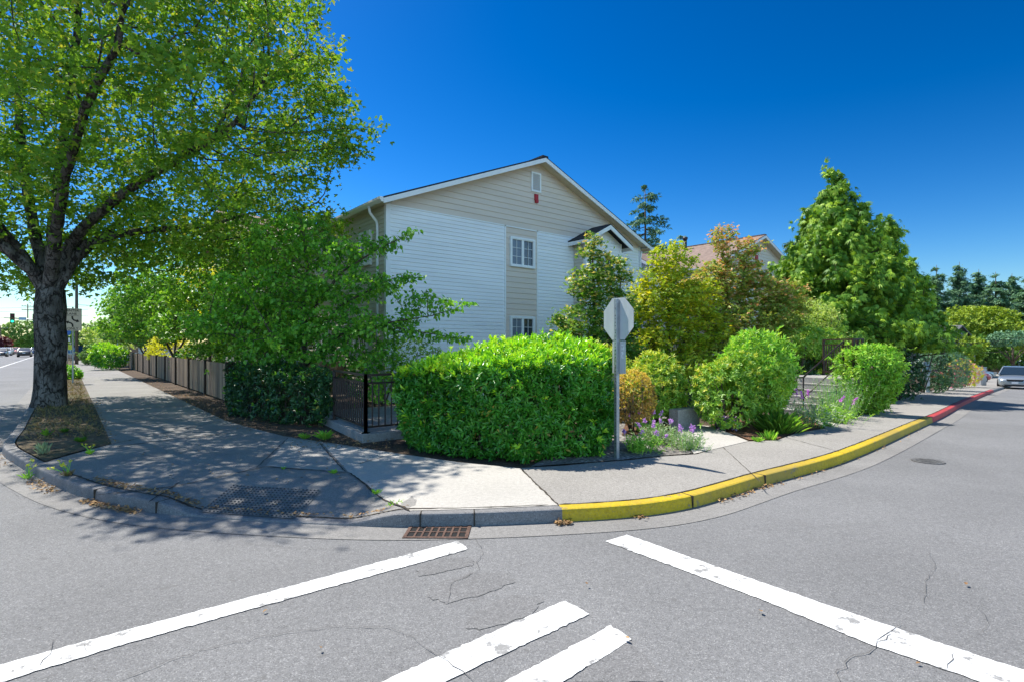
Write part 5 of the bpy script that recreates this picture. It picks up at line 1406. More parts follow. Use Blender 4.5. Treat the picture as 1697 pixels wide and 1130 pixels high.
shrub('flower_shrub', 'small reddish shrub between the blue green and the yellow shrub', 'shrub', at(1578, 31, .1), (.45, .45, .7), LM['bronze'], B2, 125, 300, 6, .10, .05, mats2=LM['pinkflower'], frac2=.4, top2=False, part2='red_leaves')

# ------------------------------------------------------------------ flowers, weeds, grass
def spikes(t, mat, pts, h, n, rg, L=.03):
    for p, d in pts:
        f = rg.uniform(0, 1, n)[:, None]
        q = np.array(p) + np.array(d) * f * h + rg.normal(0, .012, (n, 3)) * (1.3 - f)
        D = rg.normal(0, 1, (n, 3)) + np.array(d) * .5
        leaf_obj('flower_spike', [leaves(q, D, rg.normal(0, 1, D.shape), L, L * .8, 'ovate')], mat, t)
def flowering(name, label, base, r, h, mat, fmat, seed, nst=60, nsp=12, L=.07, W=.018, fl=.12, fn=26, kind='oblong', lean=.5, fL=.03):
    rg = np.random.default_rng(seed)
    t = thing(name, label, 'plant', base)
    Bp = np.column_stack([rg.normal(0, r * .35, (nst, 2)), np.zeros(nst)])
    D = np.column_stack([Bp[:, :2] / r * lean * 1.6 + rg.normal(0, lean * .35, (nst, 2)), np.ones(nst)]); D = unit(D)
    hl = h * rg.uniform(.5, 1.05, nst)
    mb = MB()
    for i in range(nst): mb.tube([Bp[i] - (0, 0, .02), Bp[i] + D[i] * hl[i]], [.004, .002], 3, False)
    mb.build('stem', LM['weed'], t)
    k = 12
    f = rg.uniform(.08, 1, (nst, k))
    Pp = (Bp[:, None] + D[:, None] * (hl[:, None] * f)[..., None]).reshape(-1, 3)
    dd = rg.normal(0, 1, Pp.shape) * np.array([1, 1, .5]) + np.repeat(D, k, 0) * .6
    leaf_obj('foliage', [leaves(Pp, dd, np.array([0, 0, 1]) + rg.normal(0, .5, Pp.shape), L * rg.uniform(.6, 1.2, len(Pp)), W, kind)], mat, t)
    if fmat is not None:
        o_ = np.argsort(-hl)[:nsp]
        spikes(t, fmat, [(Bp[i] + D[i] * hl[i], D[i]) for i in o_], fl, fn, rg, fL)
    return t
gp = lambda px, py: G(px, py, .115)
flowering('flowering_plant', 'violet flowered plant at the foot of the stop sign post', gp(1062, 748), .28, .27, LM['weed'], LM['violet'], 131, 70, 5, fl=.06)
flowering('flowering_plant', 'violet flowered plant in the middle of the bed in front of the rhododendron', gp(1098, 735), .36, .34, LM['grey'], LM['violet'], 132, 80, 7, fl=.08)
flowering('flowering_plant', 'grey leaved plant with violet flowers at the right end of the gravel bed', gp(1140, 744), .3, .29, LM['grey'], LM['violet'], 133, 80, 4, L=.06, W=.014)
flowering('flowering_plant', 'tall violet flower stalks between the stop sign post and the bronze shrub', gp(1074, 718), .2, .36, LM['weed'], LM['violet'], 134, 26, 5, fl=.09)
flowering('butterfly_bush', 'butterfly bush with magenta flower spikes in front of the concrete steps', gp(1345, 706), .42, .62, LM['grey'], LM['magenta'], 135, 60, 8, L=.09, W=.03, fl=.15, fn=50, fL=.026, lean=.55)
flowering('grey_bush', 'feathery grey green bush at the foot of the step handrail', gp(1388, 692), .55, .95, LM['grey'], None, 136, 190, 0, L=.06, W=.014, lean=.35)
flowering('green_bush', 'low green bush growing beneath the feathery grey bush', gp(1382, 700), .4, .42, LM['green'], None, 137, 110, 0, L=.07, W=.03, lean=.5)
shrub('plum_plant', 'low plum coloured leafy plant on red bark mulch', 'plant', gp(1205, 712), (.24, .22, .14), LM['heuchera'], B2, 138, 170, 6, .055, .05, kind='ovate', zc=.12, nstem=0, lump=.1)
def grasses(name, label, base, n, r, h, w, mat, seed, lean=.5):
    rg = np.random.default_rng(seed); t = thing(name, label, 'grass', base)
    B_ = np.column_stack([rg.normal(0, r, (n, 2)), np.zeros(n)])
    D = np.column_stack([B_[:, :2] / max(r, .01) * lean * .5 + rg.normal(0, lean * .5, (n, 2)), np.ones(n)])
    nn = -D.copy(); nn[:, 2] = .3
    leaf_obj('blades', [leaves(B_, D, nn + rg.normal(0, .2, nn.shape), h * rg.uniform(.6, 1.1, n), w, 'oblong')], mat, t)
    return t
grasses('grass_clump', 'long arching green grass clump at the right foot of the tall shrub', gp(1291, 717), 420, .085, .44, .011, LM['fence_tree'], 141, .7)
grasses('grass_clump', 'small upright light green plant on the pavement edge left of the grass clump', gp(1277, 729), 70, .04, .19, .013, LM['weed'], 142, .35)
def weed(label, base, n, h, w, seed, flowers=0, fm=None, name='weed', mat=None, lean=1.3):
    rg = np.random.default_rng(seed); t = thing(name, label, 'weed', base)
    az = rg.uniform(0, 6.28, n); D = np.column_stack([np.cos(az) * lean * rg.uniform(.3, 1.1, n), np.sin(az) * lean * rg.uniform(.3, 1.1, n), rg.uniform(.5, 1.2, n)])
    nn = -D * np.array([1, 1, 0]) + np.array([0, 0, 1.0])
    Pp = rg.normal(0, h * .12, (n, 3)) * np.array([1, 1, 0])
    leaf_obj('leaves', [leaves(Pp, D, nn, h * rg.uniform(.6, 1.1, n), w, 'oblong')], mat or LM['weed'], t)
    if flowers:
        mb = MB(); heads = []
        for i in range(flowers):
            e = Vector((rg.normal(0, h * .6), rg.normal(0, h * .6), h * rg.uniform(1.1, 2.0)))
            mb.tube([(0, 0, 0), e * .5 + Vector((rg.normal(0, .02), 0, .02)), e], .003, 3, False); heads.append(e)
        mb.build('stem', LM['weed'], t)
        leaf_obj('flower', [rosettes(np.array([tuple(e) for e in heads]), np.tile([0, 0, 1.], (flowers, 1)) + rg.normal(0, .3, (flowers, 3)), 9, .026, .018, 'oblong', rg, (50, 95))], fm, t)
    return t
weed('bushy green weed growing in the gutter joint beside the storm drain', G(657, 846, .02), 120, .13, .026, 151)
weed('small yellowish weed in the pavement joint up from the drain weed', G(623, 818, .12), 50, .07, .016, 152)
weed('small green weed in the pavement joint near the pale slab corner', G(553, 784, .13), 45, .07, .018, 153)
weed('tiny low weed in the pavement joint left of the pale slab corner', G(470, 777, .13), 40, .05, .014, 154)
weed('yellow flowered weed growing at the foot of the left kerb', G(46, 793, .0), 14, .12, .015, 155, 6, LM['yellowflower'])
weed('dry weed with scattered yellow flowers at the left pavement edge', G(112, 788, .13), 40, .10, .010, 156, 9, LM['yellowflower'], mat=LM['drygrass'])
weed('tall narrow leaved weed in the planting strip', G(70, 752, .13), 60, .2, .014, 157, lean=.5, mat=LM['grey'])
weed('broad leaved green weed in the planting strip near the maple', G(76, 722, .13), 20, .15, .045, 158, lean=.8, mat=LM['green'])
weed('dull green grassy weed in the planting strip near the pavement corner', G(134, 732, .13), 120, .12, .007, 159, mat=LM['fence_tree'])
weed('low grassy weed in the planting strip between the two tall weeds', G(106, 716, .13), 80, .10, .007, 160, mat=LM['fence_tree'])
weed('small weed with yellow flowers at the planting strip corner', G(150, 752, .13), 40, .09, .014, 161, 4, LM['yellowflower'])
weed('light green leafy plant beside the ramp wall under the dark hedge', G(537, 728, .12), 46, .22, .045, 162)
weed('thin grassy weed at the foot of the dark hedge', G(505, 727, .12), 90, .14, .010, 163)
weed('pale weed on the pavement edge below the yellow flecked rhododendron', G(1255, 732, .12), 90, .12, .012, 164)
weed('yellowish low weed at the pavement edge beside the butterfly bush', G(1372, 707, .12), 90, .12, .014, 165)
shrub('ivy_clump', 'low dark green ivy clump around the lane sign post', 'plant', at(108, 26.6, .12), (.7, .9, .42), LM['dogwood'], B2, 166, 520, 6, .10, .08, kind='ovate', zc=.25, nstem=0, lump=.15)

# dead leaves and dry grass
def scatter(name, label, pts, L, W, mat, seed, cat='litter', z=.012, flat=2.2):
    rg = np.random.default_rng(seed); pts = np.array(pts); n = len(pts)
    D = rg.normal(0, 1, (n, 3)); D[:, 2] *= .25
    N = rg.normal(0, .5, (n, 3)); N[:, 2] += flat
    o = leaf_obj(name, [leaves(pts + np.array([0, 0, z]) + np.abs(rg.normal(0, .008, (n, 3))) * np.array([0, 0, 1]), D, N, L * rg.uniform(.5, 1.2, n), W * rg.uniform(.6, 1.1, n), 'ovate')], mat, None)
    return tag(o, label, cat, None, 'stuff')
rg = np.random.default_rng(7)
pts = []
def along(i0, i1, n, lo, hi, zf, sig=None):
    idx = rg.integers(i0, i1, n)
    for i in idx:
        p = KC[i] + KN[i] * (rg.uniform(lo, hi) if sig is None else rg.normal(lo, sig)) + KT[i] * rg.uniform(-.08, .08)
        pts.append((p[0], p[1], float(zf(*p))))
along(ki(70), ki(112), 110, -.10, 0, zroad(.004), .05)
along(ki(150), ki(245), 240, -.07, 0, zroad(.004), .035)
along(ki(10), ki(30), 90, -.12, 0, zroad(.004), .06)
along(ki(915), ki(945), 70, -.06, 0, zroad(.004), .03); along(ki(1050), ki(1070), 20, -.05, 0, zroad(.004), .03)
along(ki(1180), ki(1290), 90, -.06, 0, zroad(.004), .03)
along(ki(1300), ki(1520), 50, -.06, 0, zroad(.004), .03)
along(ki(120), ki(300), 300, .21, 0, zwalk(.008), .035)
along(ki(250), ki(670), 110, .17, 0, zwalk(.01), .03)
for k in range(700):                                    # on the planting strip
    u_ = rg.uniform(0, 9); p = K0 + a1 * u_ + np.array((A2.x, A2.y)) * rg.uniform(.2, 1.4)
    pts.append((p[0], p[1], .14))
for k in range(160):
    p = WL + a1 * rg.uniform(-.1, 9) + a2 * rg.normal(0, .06); pts.append((p[0], p[1], .14))
for k in range(800):                                    # along the fence foot
    u_ = rg.uniform(-2, 20) if k % 2 else rg.uniform(-2, 8); p = WR + a1 * u_ + a2 * np.abs(rg.normal(.45, .3)) - a2 * .1
    pts.append((p[0], p[1], .12))
for k in range(380):
    q = G(rg.uniform(480, 650), rg.uniform(716, 745), .115); pts.append((q.x, q.y, .118))
for k in range(60):
    q = G(rg.uniform(60, 1650), rg.uniform(880, 1120), .0); pts.append((q.x, q.y, .006)) if k < 7 else None
for k in range(70):
    q = G(rg.uniform(200, 640), rg.uniform(720, 830), .13); pts.append((q.x, q.y, float(zwalk(.01)(q.x, q.y))))
scatter('fallen_leaves', 'dry brown fallen leaves lying along the kerb, the planting strip and the fence foot', pts, .042, .03, LM['litter'], 8)
pts2 = []
for k in range(800):
    u_ = rg.uniform(-.2, 26) ** 1; p = K0 + a1 * u_ + a2 * rg.uniform(.22, 1.28)
    pts2.append((p[0], p[1], .13))
V_, F_ = tufts(np.array(pts2), 5, .10, .007, rg, .8)
o = link('strip_grass', np_mesh('strip_grass', V_, F_), LM['drygrass']); tag(o, 'short dry grass on the planting strip around the maple', 'grass', None, 'stuff')
# ------------------------------------------------------------------ wooden fence
def wood(name):
    m, n, l, out = _mat(name)
    b = n.new("ShaderNodeBsdfPrincipled"); b.inputs['Roughness'].default_value = .85; b.inputs['Specular IOR Level'].default_value = .2
    l.new(b.outputs[0], out.inputs['Surface'])
    tc = n.new("ShaderNodeTexCoord"); mp_ = n.new("ShaderNodeMapping"); mp_.inputs['Scale'].default_value = (14, 14, .8); l.new(tc.outputs['Object'], mp_.inputs[0])
    t = n.new("ShaderNodeTexNoise"); t.inputs['Scale'].default_value = 2.2; t.inputs['Detail'].default_value = 9; l.new(mp_.outputs[0], t.inputs['Vector'])
    g = n.new("ShaderNodeNewGeometry")
    mx = n.new("ShaderNodeMix"); mx.data_type = 'FLOAT'; mx.inputs[0].default_value = .4; l.new(t.outputs['Fac'], mx.inputs[2]); l.new(g.outputs['Random Per Island'], mx.inputs[3])
    r = n.new("ShaderNodeValToRGB"); e = r.color_ramp.elements
    e[0].position = .25; e[0].color = (.12, .09, .065, 1); e[1].position = .75; e[1].color = (.47, .34, .22, 1)
    l.new(mx.outputs[0], r.inputs[0]); l.new(r.outputs[0], b.inputs['Base Color'])
    bp = n.new("ShaderNodeBump"); bp.inputs['Strength'].default_value = .5; bp.inputs['Distance'].default_value = .01; l.new(t.outputs['Fac'], bp.inputs['Height']); l.new(bp.outputs[0], b.inputs['Normal'])
    return m
M['wood'] = wood('weathered_cedar'); M['post'] = pr('dark_post_wood', (.05, .036, .026), .9, noise=.4, nscale=12, stretch=(3, 3, .4))
rg = np.random.default_rng(3)
def wfence(label, p0, d, spans, h, z0, side):
    t = thing('wooden_fence', label, 'fence', (p0[0], p0[1], z0), math.atan2(d[1], d[0]))
    x = 0
    for k, s in enumerate(spans):
        mb = MB(); q = x + .06
        while q < x + s - .06:
            w = min(.14, x + s - .055 - q); hh = h + rg.normal(0, .008)
            mb.box(q, q + w - .006, -.012 + rg.normal(0, .002), .010, .04, hh); q += w
        y0_, y1_ = (-.052, -.0145) if side < 0 else (.0125, .05); mb.box(x + .05, x + s - .05, y0_, y1_, .25, .34); mb.box(x + .05, x + s - .05, y0_, y1_, h - .3, h - .21)
        mb.build('panel', M['wood'], t)
        mb = MB(); mb.box(x - .06, x + .06, -.05, .07, -.1, h + .05); mb.build('post', M['post'], t)
        x += s
    mb = MB(); mb.box(x - .06, x + .06, -.05, .07, -.1, h + .05); mb.build('post', M['post'], t)
    return t
FP = np.array((-8.26, 15.8))
wfence('weathered grey board fence running along the left pavement', FP, a1, [3.2] * 10, 1.13, .11, -1)
wfence('dark weathered board fence behind the dark hedge, meeting the building side', FP + a2 * .12 + a1 * .02, a2, [2.1, 2.1], 1.13, .11, 1)

# ------------------------------------------------------------------ railings and concrete
def railing(parent, name, p0, p1, h0, h1, mat, gap=.115, r=.011, post=.02, mid=True):
    """pickets between two rails from p0 to p1 (z = foot of the pickets' posts)"""
    p0, p1 = Vector(p0), Vector(p1); L = (p1 - p0).length; up = Vector((0, 0, 1))
    mb = MB()
    for hh, w in ((h1, .04), (h1 - .14, .03), (h0, .03)):
        mb.bar(p0 + up * hh, p1 + up * hh, w, w)
    n = int(L / gap)
    for i in range(1, n):
        q = p0.lerp(p1, i / n); mb.bar(q + up * (h0 + .012), q + up * (h1 - .152), r * 2, r * 2)
    mb.build(name, mat, parent)
    for q in (p0, p1):
        mb = MB(); mb.bar(q - up * .02, q + up * (h1 + .018), post * 2.6, post * 2.6); mb.box(q.x - .06, q.x + .06, q.y - .06, q.y + .06, q.z - .005, q.z + .012); mb.build('post', mat, parent)
ra, rb = tup(G(548, 706)), tup(G(600, 731))
base = (rb[0], rb[1], .11)
rdir = unit(rb - ra); rdir2 = unit(np.array((.80, .60)))
t = thing('ramp_wall', 'low concrete ramp wall at the end of the dark hedge', 'wall', base)
loc = lambda p: (p[0] - rb[0], p[1] - rb[1])
o2 = rb + rdir * .08 - rdir2 * .02
mb = MB(); w_ = .2
mb.prism([loc(ra - np.array(rdir) * 1.2), loc(rb), loc(rb + rdir2 * 1.4), loc(rb + rdir2 * 1.4 + np.array((-rdir2[1], rdir2[0])) * w_), loc(rb + rdir2 * w_ - rdir * w_), loc(ra + rdir2 * w_ - rdir * 1.2)], -.15, .14, lambda u, v, h: (u, v, h))
mb.build('wall', M['conc'], t, bevel=.012)
mb = MB(); mb.prism([loc(ra + rdir2 * .21), loc(rb + rdir2 * .21 - rdir * .21), loc(rb + rdir2 * 1.4 - rdir * .21), loc(ra + rdir2 * 2.4), loc(ra + rdir2 * 2.4 - rdir * 2), loc(ra + rdir2 * .21 - rdir * 2)], -.15, .115, lambda u, v, h: (u, v, h))
mb.build('ramp_slab', M['walk'], t)
t = thing('iron_railing', 'dark iron railing on the low ramp wall left of the laurel hedge', 'railing', (rb[0], rb[1], .25))
q = rdir2 * .1 - rdir * .1
railing(t, 'rail_panel', (*(loc(ra) + q), 0), (*q, 0), .10, 1.0, M['brownsteel'])
railing(t, 'rail_panel', (*(q + np.array((.0, .0))), 0), (*(q + rdir2 * 1.3), 0), .10, 1.0, M['brownsteel'])

# black picket fence in the shade behind the stop sign
pa, pb = at(1036, 15.6), at(1126, 17.0)
t = thing('iron_fence', 'black iron picket fence in the shade behind the stop sign and rhododendron', 'fence', (pa.x, pa.y, float(hgt(pa.x, pa.y))))
d = pb - pa; d.z = 0
mb = MB()
for i in range(int(d.length / .11)):
    p = d * (i * .11 / d.length); mb.box(p.x - .008, p.x + .008, p.y - .008, p.y + .008, .25, 1.95)
mb.bar((0, 0, .4), d + Vector((0, 0, .4)), .04); mb.bar((0, 0, 1.85), d + Vector((0, 0, 1.85)), .035)
mb.build('picket_panel', M['black'], t)
for f in (0, .5, 1): mb = MB(); p = d * f; mb.box(p.x - .028, p.x + .028, p.y - .028, p.y + .028, -.1, 2.0); mb.build('post', M['black'], t)

# concrete walls of the entrance path
def cwall(name, label, a, b, w, h, z0=None, cap=False):
    a, b = Vector(a), Vector(b); z = float(hgt(a.x, a.y)) if z0 is None else z0
    t = thing(name, label, 'wall', (a.x, a.y, z))
    d = b - a; d.z = 0; n = Vector((-d.y, d.x, 0)).normalized() * w
    mb = MB(); mb.prism([(0, 0), (d.x, d.y), (d.x + n.x, d.y + n.y), (n.x, n.y)], -.3, h, lambda u, v, hh: (u, v, hh))
    mb.build('wall', M['conc'], t, bevel=.012)
    return t
p1 = G(1160, 706); p0 = p1 - Vector((A2.x, A2.y, 0)) * .75
cwall('concrete_wall', 'pale concrete wall end beside the path between two rhododendrons', p0, p1, .22, .52)
cwall('concrete_wall', 'low concrete edging wall behind the violet flowers', G(1050, 706), G(1122, 697), .15, .2)
bw = G(1425, 680); cwall('concrete_wall', 'short raised concrete wall end at the pavement right of the steps', bw + Vector((0, 0, 0)), bw + Vector((.42, .12, 0)), .35, .42)

# steps climbing away to the right, with landing, rail and handrail
SA, SB = Vector((7.75, 15.25, 0)), Vector((8.56, 13.82, 0))
du = (SB - SA); WD = du.length; du.normalize(); dv = Vector((-du.y, du.x, 0))
if dv.x < 0: dv = -dv
zt = .92; nst = 6; tr = .30
zb_ = float(hgt(7.2, 13.6)) + .10
t = thing('concrete_steps', 'concrete steps climbing to a landing between two light green shrubs', 'steps', (SB.x, SB.y, zb_))
L3 = lambda u, v, z: Vector((du.x * (u - WD) + dv.x * v, du.y * (u - WD) + dv.y * v, z))
ht = zt - zb_
mb = MB()
prof = [(-tr * (nst - 1), -.3), (-tr * (nst - 1), ht / nst)]
for i in range(1, nst):
    prof += [(-tr * (nst - 1 - i) - tr + tr * 0, ht * i / nst), (-tr * (nst - 1 - i) - tr, ht * (i + 1) / nst)] if i < nst else []
pf = [(-tr * nst, -.3)]
for i in range(nst): pf += [(-tr * (nst - i), ht * (i + 1) / nst), (-tr * (nst - i - 1), ht * (i + 1) / nst)]
pf += [(1.5, ht), (1.5, -.3)]
mb.prism([(a, b) for a, b in pf], 0, WD, lambda u, v, h: L3(h, u, v))
mb.build('flight', M['conc'], t)
mb = MB()
mb.prism([(-.55, -.3), (-.55, ht * .6), (-.1, ht + .02), (.5, ht + .02), (.5, -.3)], WD + .004, WD + .2, lambda u, v, h: L3(h, u, v))
mb.build('cheek_wall', M['conc'], t, bevel=.01)
mb = MB()
for i in range(nst - 1): mb.prism([(-tr * (nst - i) - .004, ht * (i + 1) / nst - .03), (-tr * (nst - i) + .02, ht * (i + 1) / nst - .03), (-tr * (nst - i) + .02, ht * (i + 1) / nst + .004), (-tr * (nst - i) - .004, ht * (i + 1) / nst + .004)], .05, WD - .05, lambda u, v, h: L3(h, u, v))
mb.build('nosing', M['walk'], t)
t2 = thing('step_railing', 'brown iron railing with sloping handrail on the concrete steps and landing', 'railing', (SB.x, SB.y, zt))
railing(t2, 'rail_panel', L3(WD + .1, .05, 0), L3(WD + .1, .46, 0), .1, 1.0, M['brownsteel'], gap=.12)
railing(t2, 'rail_panel', L3(.3, 1.2, 0), L3(WD - .05, .5, 0), .1, 1.0, M['brownsteel'], gap=.12)
mb = MB(); e_ = L3(WD - .12, -tr * nst + .1, -ht)
h0, h1 = L3(WD - .12, .0, .95), e_ + Vector((0, 0, .95))
mb.tube([L3(WD - .12, .0, 0), h0, h1, e_ + Vector((0, 0, .0))], .022, 7)
e2_ = e_ - dv * .28
mb.tube([h1, h1 - dv * .26, h1 - dv * .28 - Vector((0, 0, .1)), h1 - dv * .26 - Vector((0, 0, .28)), h1 - Vector((0, 0, .3))], .02, 6)
mb.tube([L3(WD - .12, .0, .45), e_ + Vector((0, 0, .45))], .015, 6)
mb.build('handrail', M['brownsteel'], t2, True)
mb = MB(); mb.tube([L3(.12, .0, 0), L3(.12, .0, .95), L3(.12, -tr * nst + .1, -ht + .95), L3(.12, -tr * nst + .1, -ht)], .022, 7); mb.build('handrail', M['brownsteel'], t2, True)

# ------------------------------------------------------------------ signs
# stop sign, seen from behind
sb = G(1022, 757)
t = thing('stop_sign', 'octagonal stop sign seen from behind on a steel post at the hedge corner', 'stop sign', (sb.x, sb.y, sb.z), math.atan2(A2.y, A2.x) - .11)
mb = MB(); mb.box(-.028, .028, -.03, .03, -.3, 2.30); mb.build('post', M['galv'], t, bevel=.006)
mb = MB()
for i in range(40): mb.box(-.0295, -.028, -.006, .006, .1 + i * .05, .112 + i * .05)
mb.build('post_holes', M['dark'], t)
r8 = .305 / math.cos(math.pi / 8); zc_ = 2.01
oc = [(r8 * math.cos(math.pi / 8 + i * math.pi / 4), r8 * math.sin(math.pi / 8 + i * math.pi / 4)) for i in range(8)]
mb = MB(); mb.prism(oc, .0305, .034, lambda u, v, h: (h, u, zc_ + v)); mb.build('sign_back', M['signback'], t)
mb = MB(); mb.prism(oc, .0341, .0355, lambda u, v, h: (h, u, zc_ + v)); mb.build('sign_face', pr('sign_red', (.5, .02, .03), .4), t)
mb = MB(); mb.prism([(-.15, 1.22), (.12, 1.22), (.12, 1.69), (-.15, 1.69)], .0305, .034, lambda u, v, h: (h, u, v)); mb.build('lower_plate', M['signback'], t)
mb = MB(); mb.prism([(-.115, 1.44), (-.06, 1.44), (-.06, 1.64), (-.115, 1.64)], .0285, .0304, lambda u, v, h: (h, u, v)); mb.build('sticker', pr('white_sticker', (.7, .72, .72), .5, noise=.3, nscale=30), t)
for z in (1.85, 2.17, 1.35, 1.58):
    mb = MB(); mb.tube([(-.038, 0, z), (-.028, 0, z)], .013, 8); mb.build('bolt', M['rim'] if 'rim' in M else M['galv'], t)

M['letter'] = pr('black_lettering', (.012, .012, .012), .5)
M['signcream'] = pr('sign_white', (.66, .60, .50), .5, noise=.06, nscale=6)
def text(parent, s, x, z, size, y, name='lettering', align='CENTER', sx=1.0, mat=None):
    cu = bpy.data.curves.new(name, 'FONT'); cu.body = s; cu.size = size; cu.align_x = align; cu.extrude = .0015; cu.offset = size * .012
    o = bpy.data.objects.new('tmp', cu); COL.objects.link(o)
    dg = bpy.context.evaluated_depsgraph_get()
    me = bpy.data.meshes.new_from_object(o.evaluated_get(dg)); bpy.data.objects.remove(o)
    for v in me.vertices:
        px, py, pz = v.co; v.co = (x + px * sx, y - pz, z + py)
    me.materials.clear()
    return link(name, me, mat or M['letter'], parent)
ls = at(120.6, 23.7, .13)
t = thing('lane_sign', 'enter lane only sign with two curved arrows beside the maple trunk', 'road sign', (ls.x, ls.y, ls.z), ROT)
mb = MB(); mb.box(-.03, .03, 0, .04, -.2, 3.3); mb.build('post', M['galv'], t)
z0, w2, hh = 2.27, .31, .97
mb = MB(); mb.box(-w2, w2, -.006, -.001, z0, z0 + hh); mb.build('plate', M['signcream'], t)
mb = MB()
for a in ((-w2 + .02, w2 - .02, z0 + .02, z0 + .028), (-w2 + .02, w2 - .02, z0 + hh - .028, z0 + hh - .02), (-w2 + .02, -w2 + .028, z0 + .028, z0 + hh - .028), (w2 - .028, w2 - .02, z0 + .028, z0 + hh - .028), (-.24, .2, z0 + .645, z0 + .655)):
    mb.box(a[0], a[1], -.009, -.006, a[2], a[3])
mb.build('border', M['letter'], t)
text(t, 'ENTER', -.0, z0 + .83, .135, -.0075, sx=1.05); text(t, 'LANE', -.03, z0 + .69, .135, -.0075, sx=1.05); text(t, 'ONLY', 0, z0 + .05, .135, -.0075, sx=1.05)
def arrow(cx, cz, flip):
    mb = MB(); pts = []
    c = [(0, -.17), (-.01, -.06), (-.06, .0), (-.15, .03)]
    w = .03
    L_, R_ = [], []
    for i, (x, z) in enumerate(c):
        a = np.array(c[max(i - 1, 0)]); b = np.array(c[min(i + 1, 3)]); d_ = unit(b - a); n_ = np.array((-d_[1], d_[0]))
        L_.append(np.array((x, z)) + n_ * w); R_.append(np.array((x, z)) - n_ * w)
    d_ = unit(np.array(c[3]) - np.array(c[2])); n_ = np.array((-d_[1], d_[0])); tip = np.array(c[3]) + d_ * .10
    segs = [(L_[i], L_[i + 1], R_[i + 1], R_[i]) for i in range(3)]
    for s in segs: mb.prism([(cx + flip * p[0], cz + flip * p[1]) for p in s], -.009, -.006, lambda u, v, h: (u, h, v))
    mb.prism([(cx + flip * p[0], cz + flip * p[1]) for p in (np.array(c[3]) + n_ * .075, tip, np.array(c[3]) - n_ * .075)], -.009, -.006, lambda u, v, h: (u, h, v))
    mb.build('arrow', M['letter'], t)
arrow(-.0, z0 + .33, 1); arrow(-.02, z0 + .46, -1)

def pole_sign(name, label, base, ph, plate, mat, cat='road sign', rot=ROT, pr_=.03, round_=False, pm=None):
    t = thing(name, label, cat, base, rot)
    mb = MB(); mb.tube([(0, .02, -.2), (0, .02, ph)], pr_, 8); mb.build('post', pm or M['galv'], t, True)
    x0, x1, z0, z1 = plate
    mb = MB()
    if round_:
        n = 20; mb.prism([((x0 + x1) / 2 + (x1 - x0) / 2 * math.cos(i * 6.2832 / n), (z0 + z1) / 2 + (z1 - z0) / 2 * math.sin(i * 6.2832 / n)) for i in range(n)], -.016, -.010, lambda u, v, h: (u, h, v))
    else: mb.box(x0, x1, -.016, -.010, z0, z1)
    mb.build('plate', mat, t, bevel=.002)
    return t
M['green'] = pr('street_sign_green', (.0, .22, .14), .4); M['blue'] = pr('sign_blue', (.05, .16, .5), .4); M['yel'] = pr('sign_yellow', (.55, .62, .04), .4)
pole_sign('street_name_sign', 'green street name sign above the shrubs at the far end of the wooden fence', at(195, 42, .1), 2.9, (-.42, .42, 2.62, 2.86), M['green'])
st = pole_sign('bus_stop_sign', 'round blue sign on a grey pole beyond the lane sign', at(112, 42, .1), 3.0, (-.22, .22, 2.45, 2.9), M['blue'], round_=True)
mb = MB(); mb.box(-.15, .15, -.016, -.01, 2.0, 2.25); mb.build('plate', M['trim'], st)
pole_sign('warning_sign', 'small yellow sign below the lane sign down the left pavement', at(116.5, 55, .1), 2.0, (-.2, .2, 1.25, 1.75), M['yel'])
pole_sign('parking_sign', 'narrow white sign on a wooden post beside the dark shrub under the cedar', G(1507, 655), 1.75, (-.1, .1, 1.0, 1.72), M['trim'], rot=ROT - .6, pm=B2)
t = thing('utility_post', 'short white and grey post in the shade under the cedar', 'post', at(1535.5, 25.5, .1))
mb = MB(); mb.box(-.09, .09, -.09, .09, -.2, .95); mb.build('lower_post', M['trim'], t, bevel=.01)
mb = MB(); mb.box(-.13, .13, -.11, .11, .951, 1.45); mb.build('meter_box', pr('blue_grey_box', (.25, .35, .42), .5), t, bevel=.02)
t = thing('utility_cabinet', 'pale grey utility cabinet where the right pavement ends', 'cabinet', at(1622, 36.5, .05), ROT - .35)
mb = MB(); mb.box(-.27, .27, -.3, .3, 0, 1.27); mb.build('cabinet', pr('grey_cabinet', (.42, .42, .41), .6, noise=.1, nscale=3), t, bevel=.02)
mb = MB(); mb.box(-.29, .29, -.32, .32, 1.27, 1.31); mb.build('lid', M['galv'], t)
mb = MB(); mb.box(-.23, .23, -.312, -.302, .1, 1.2); mb.build('door', pr('grey_cabinet_door', (.47, .47, .46), .6), t)

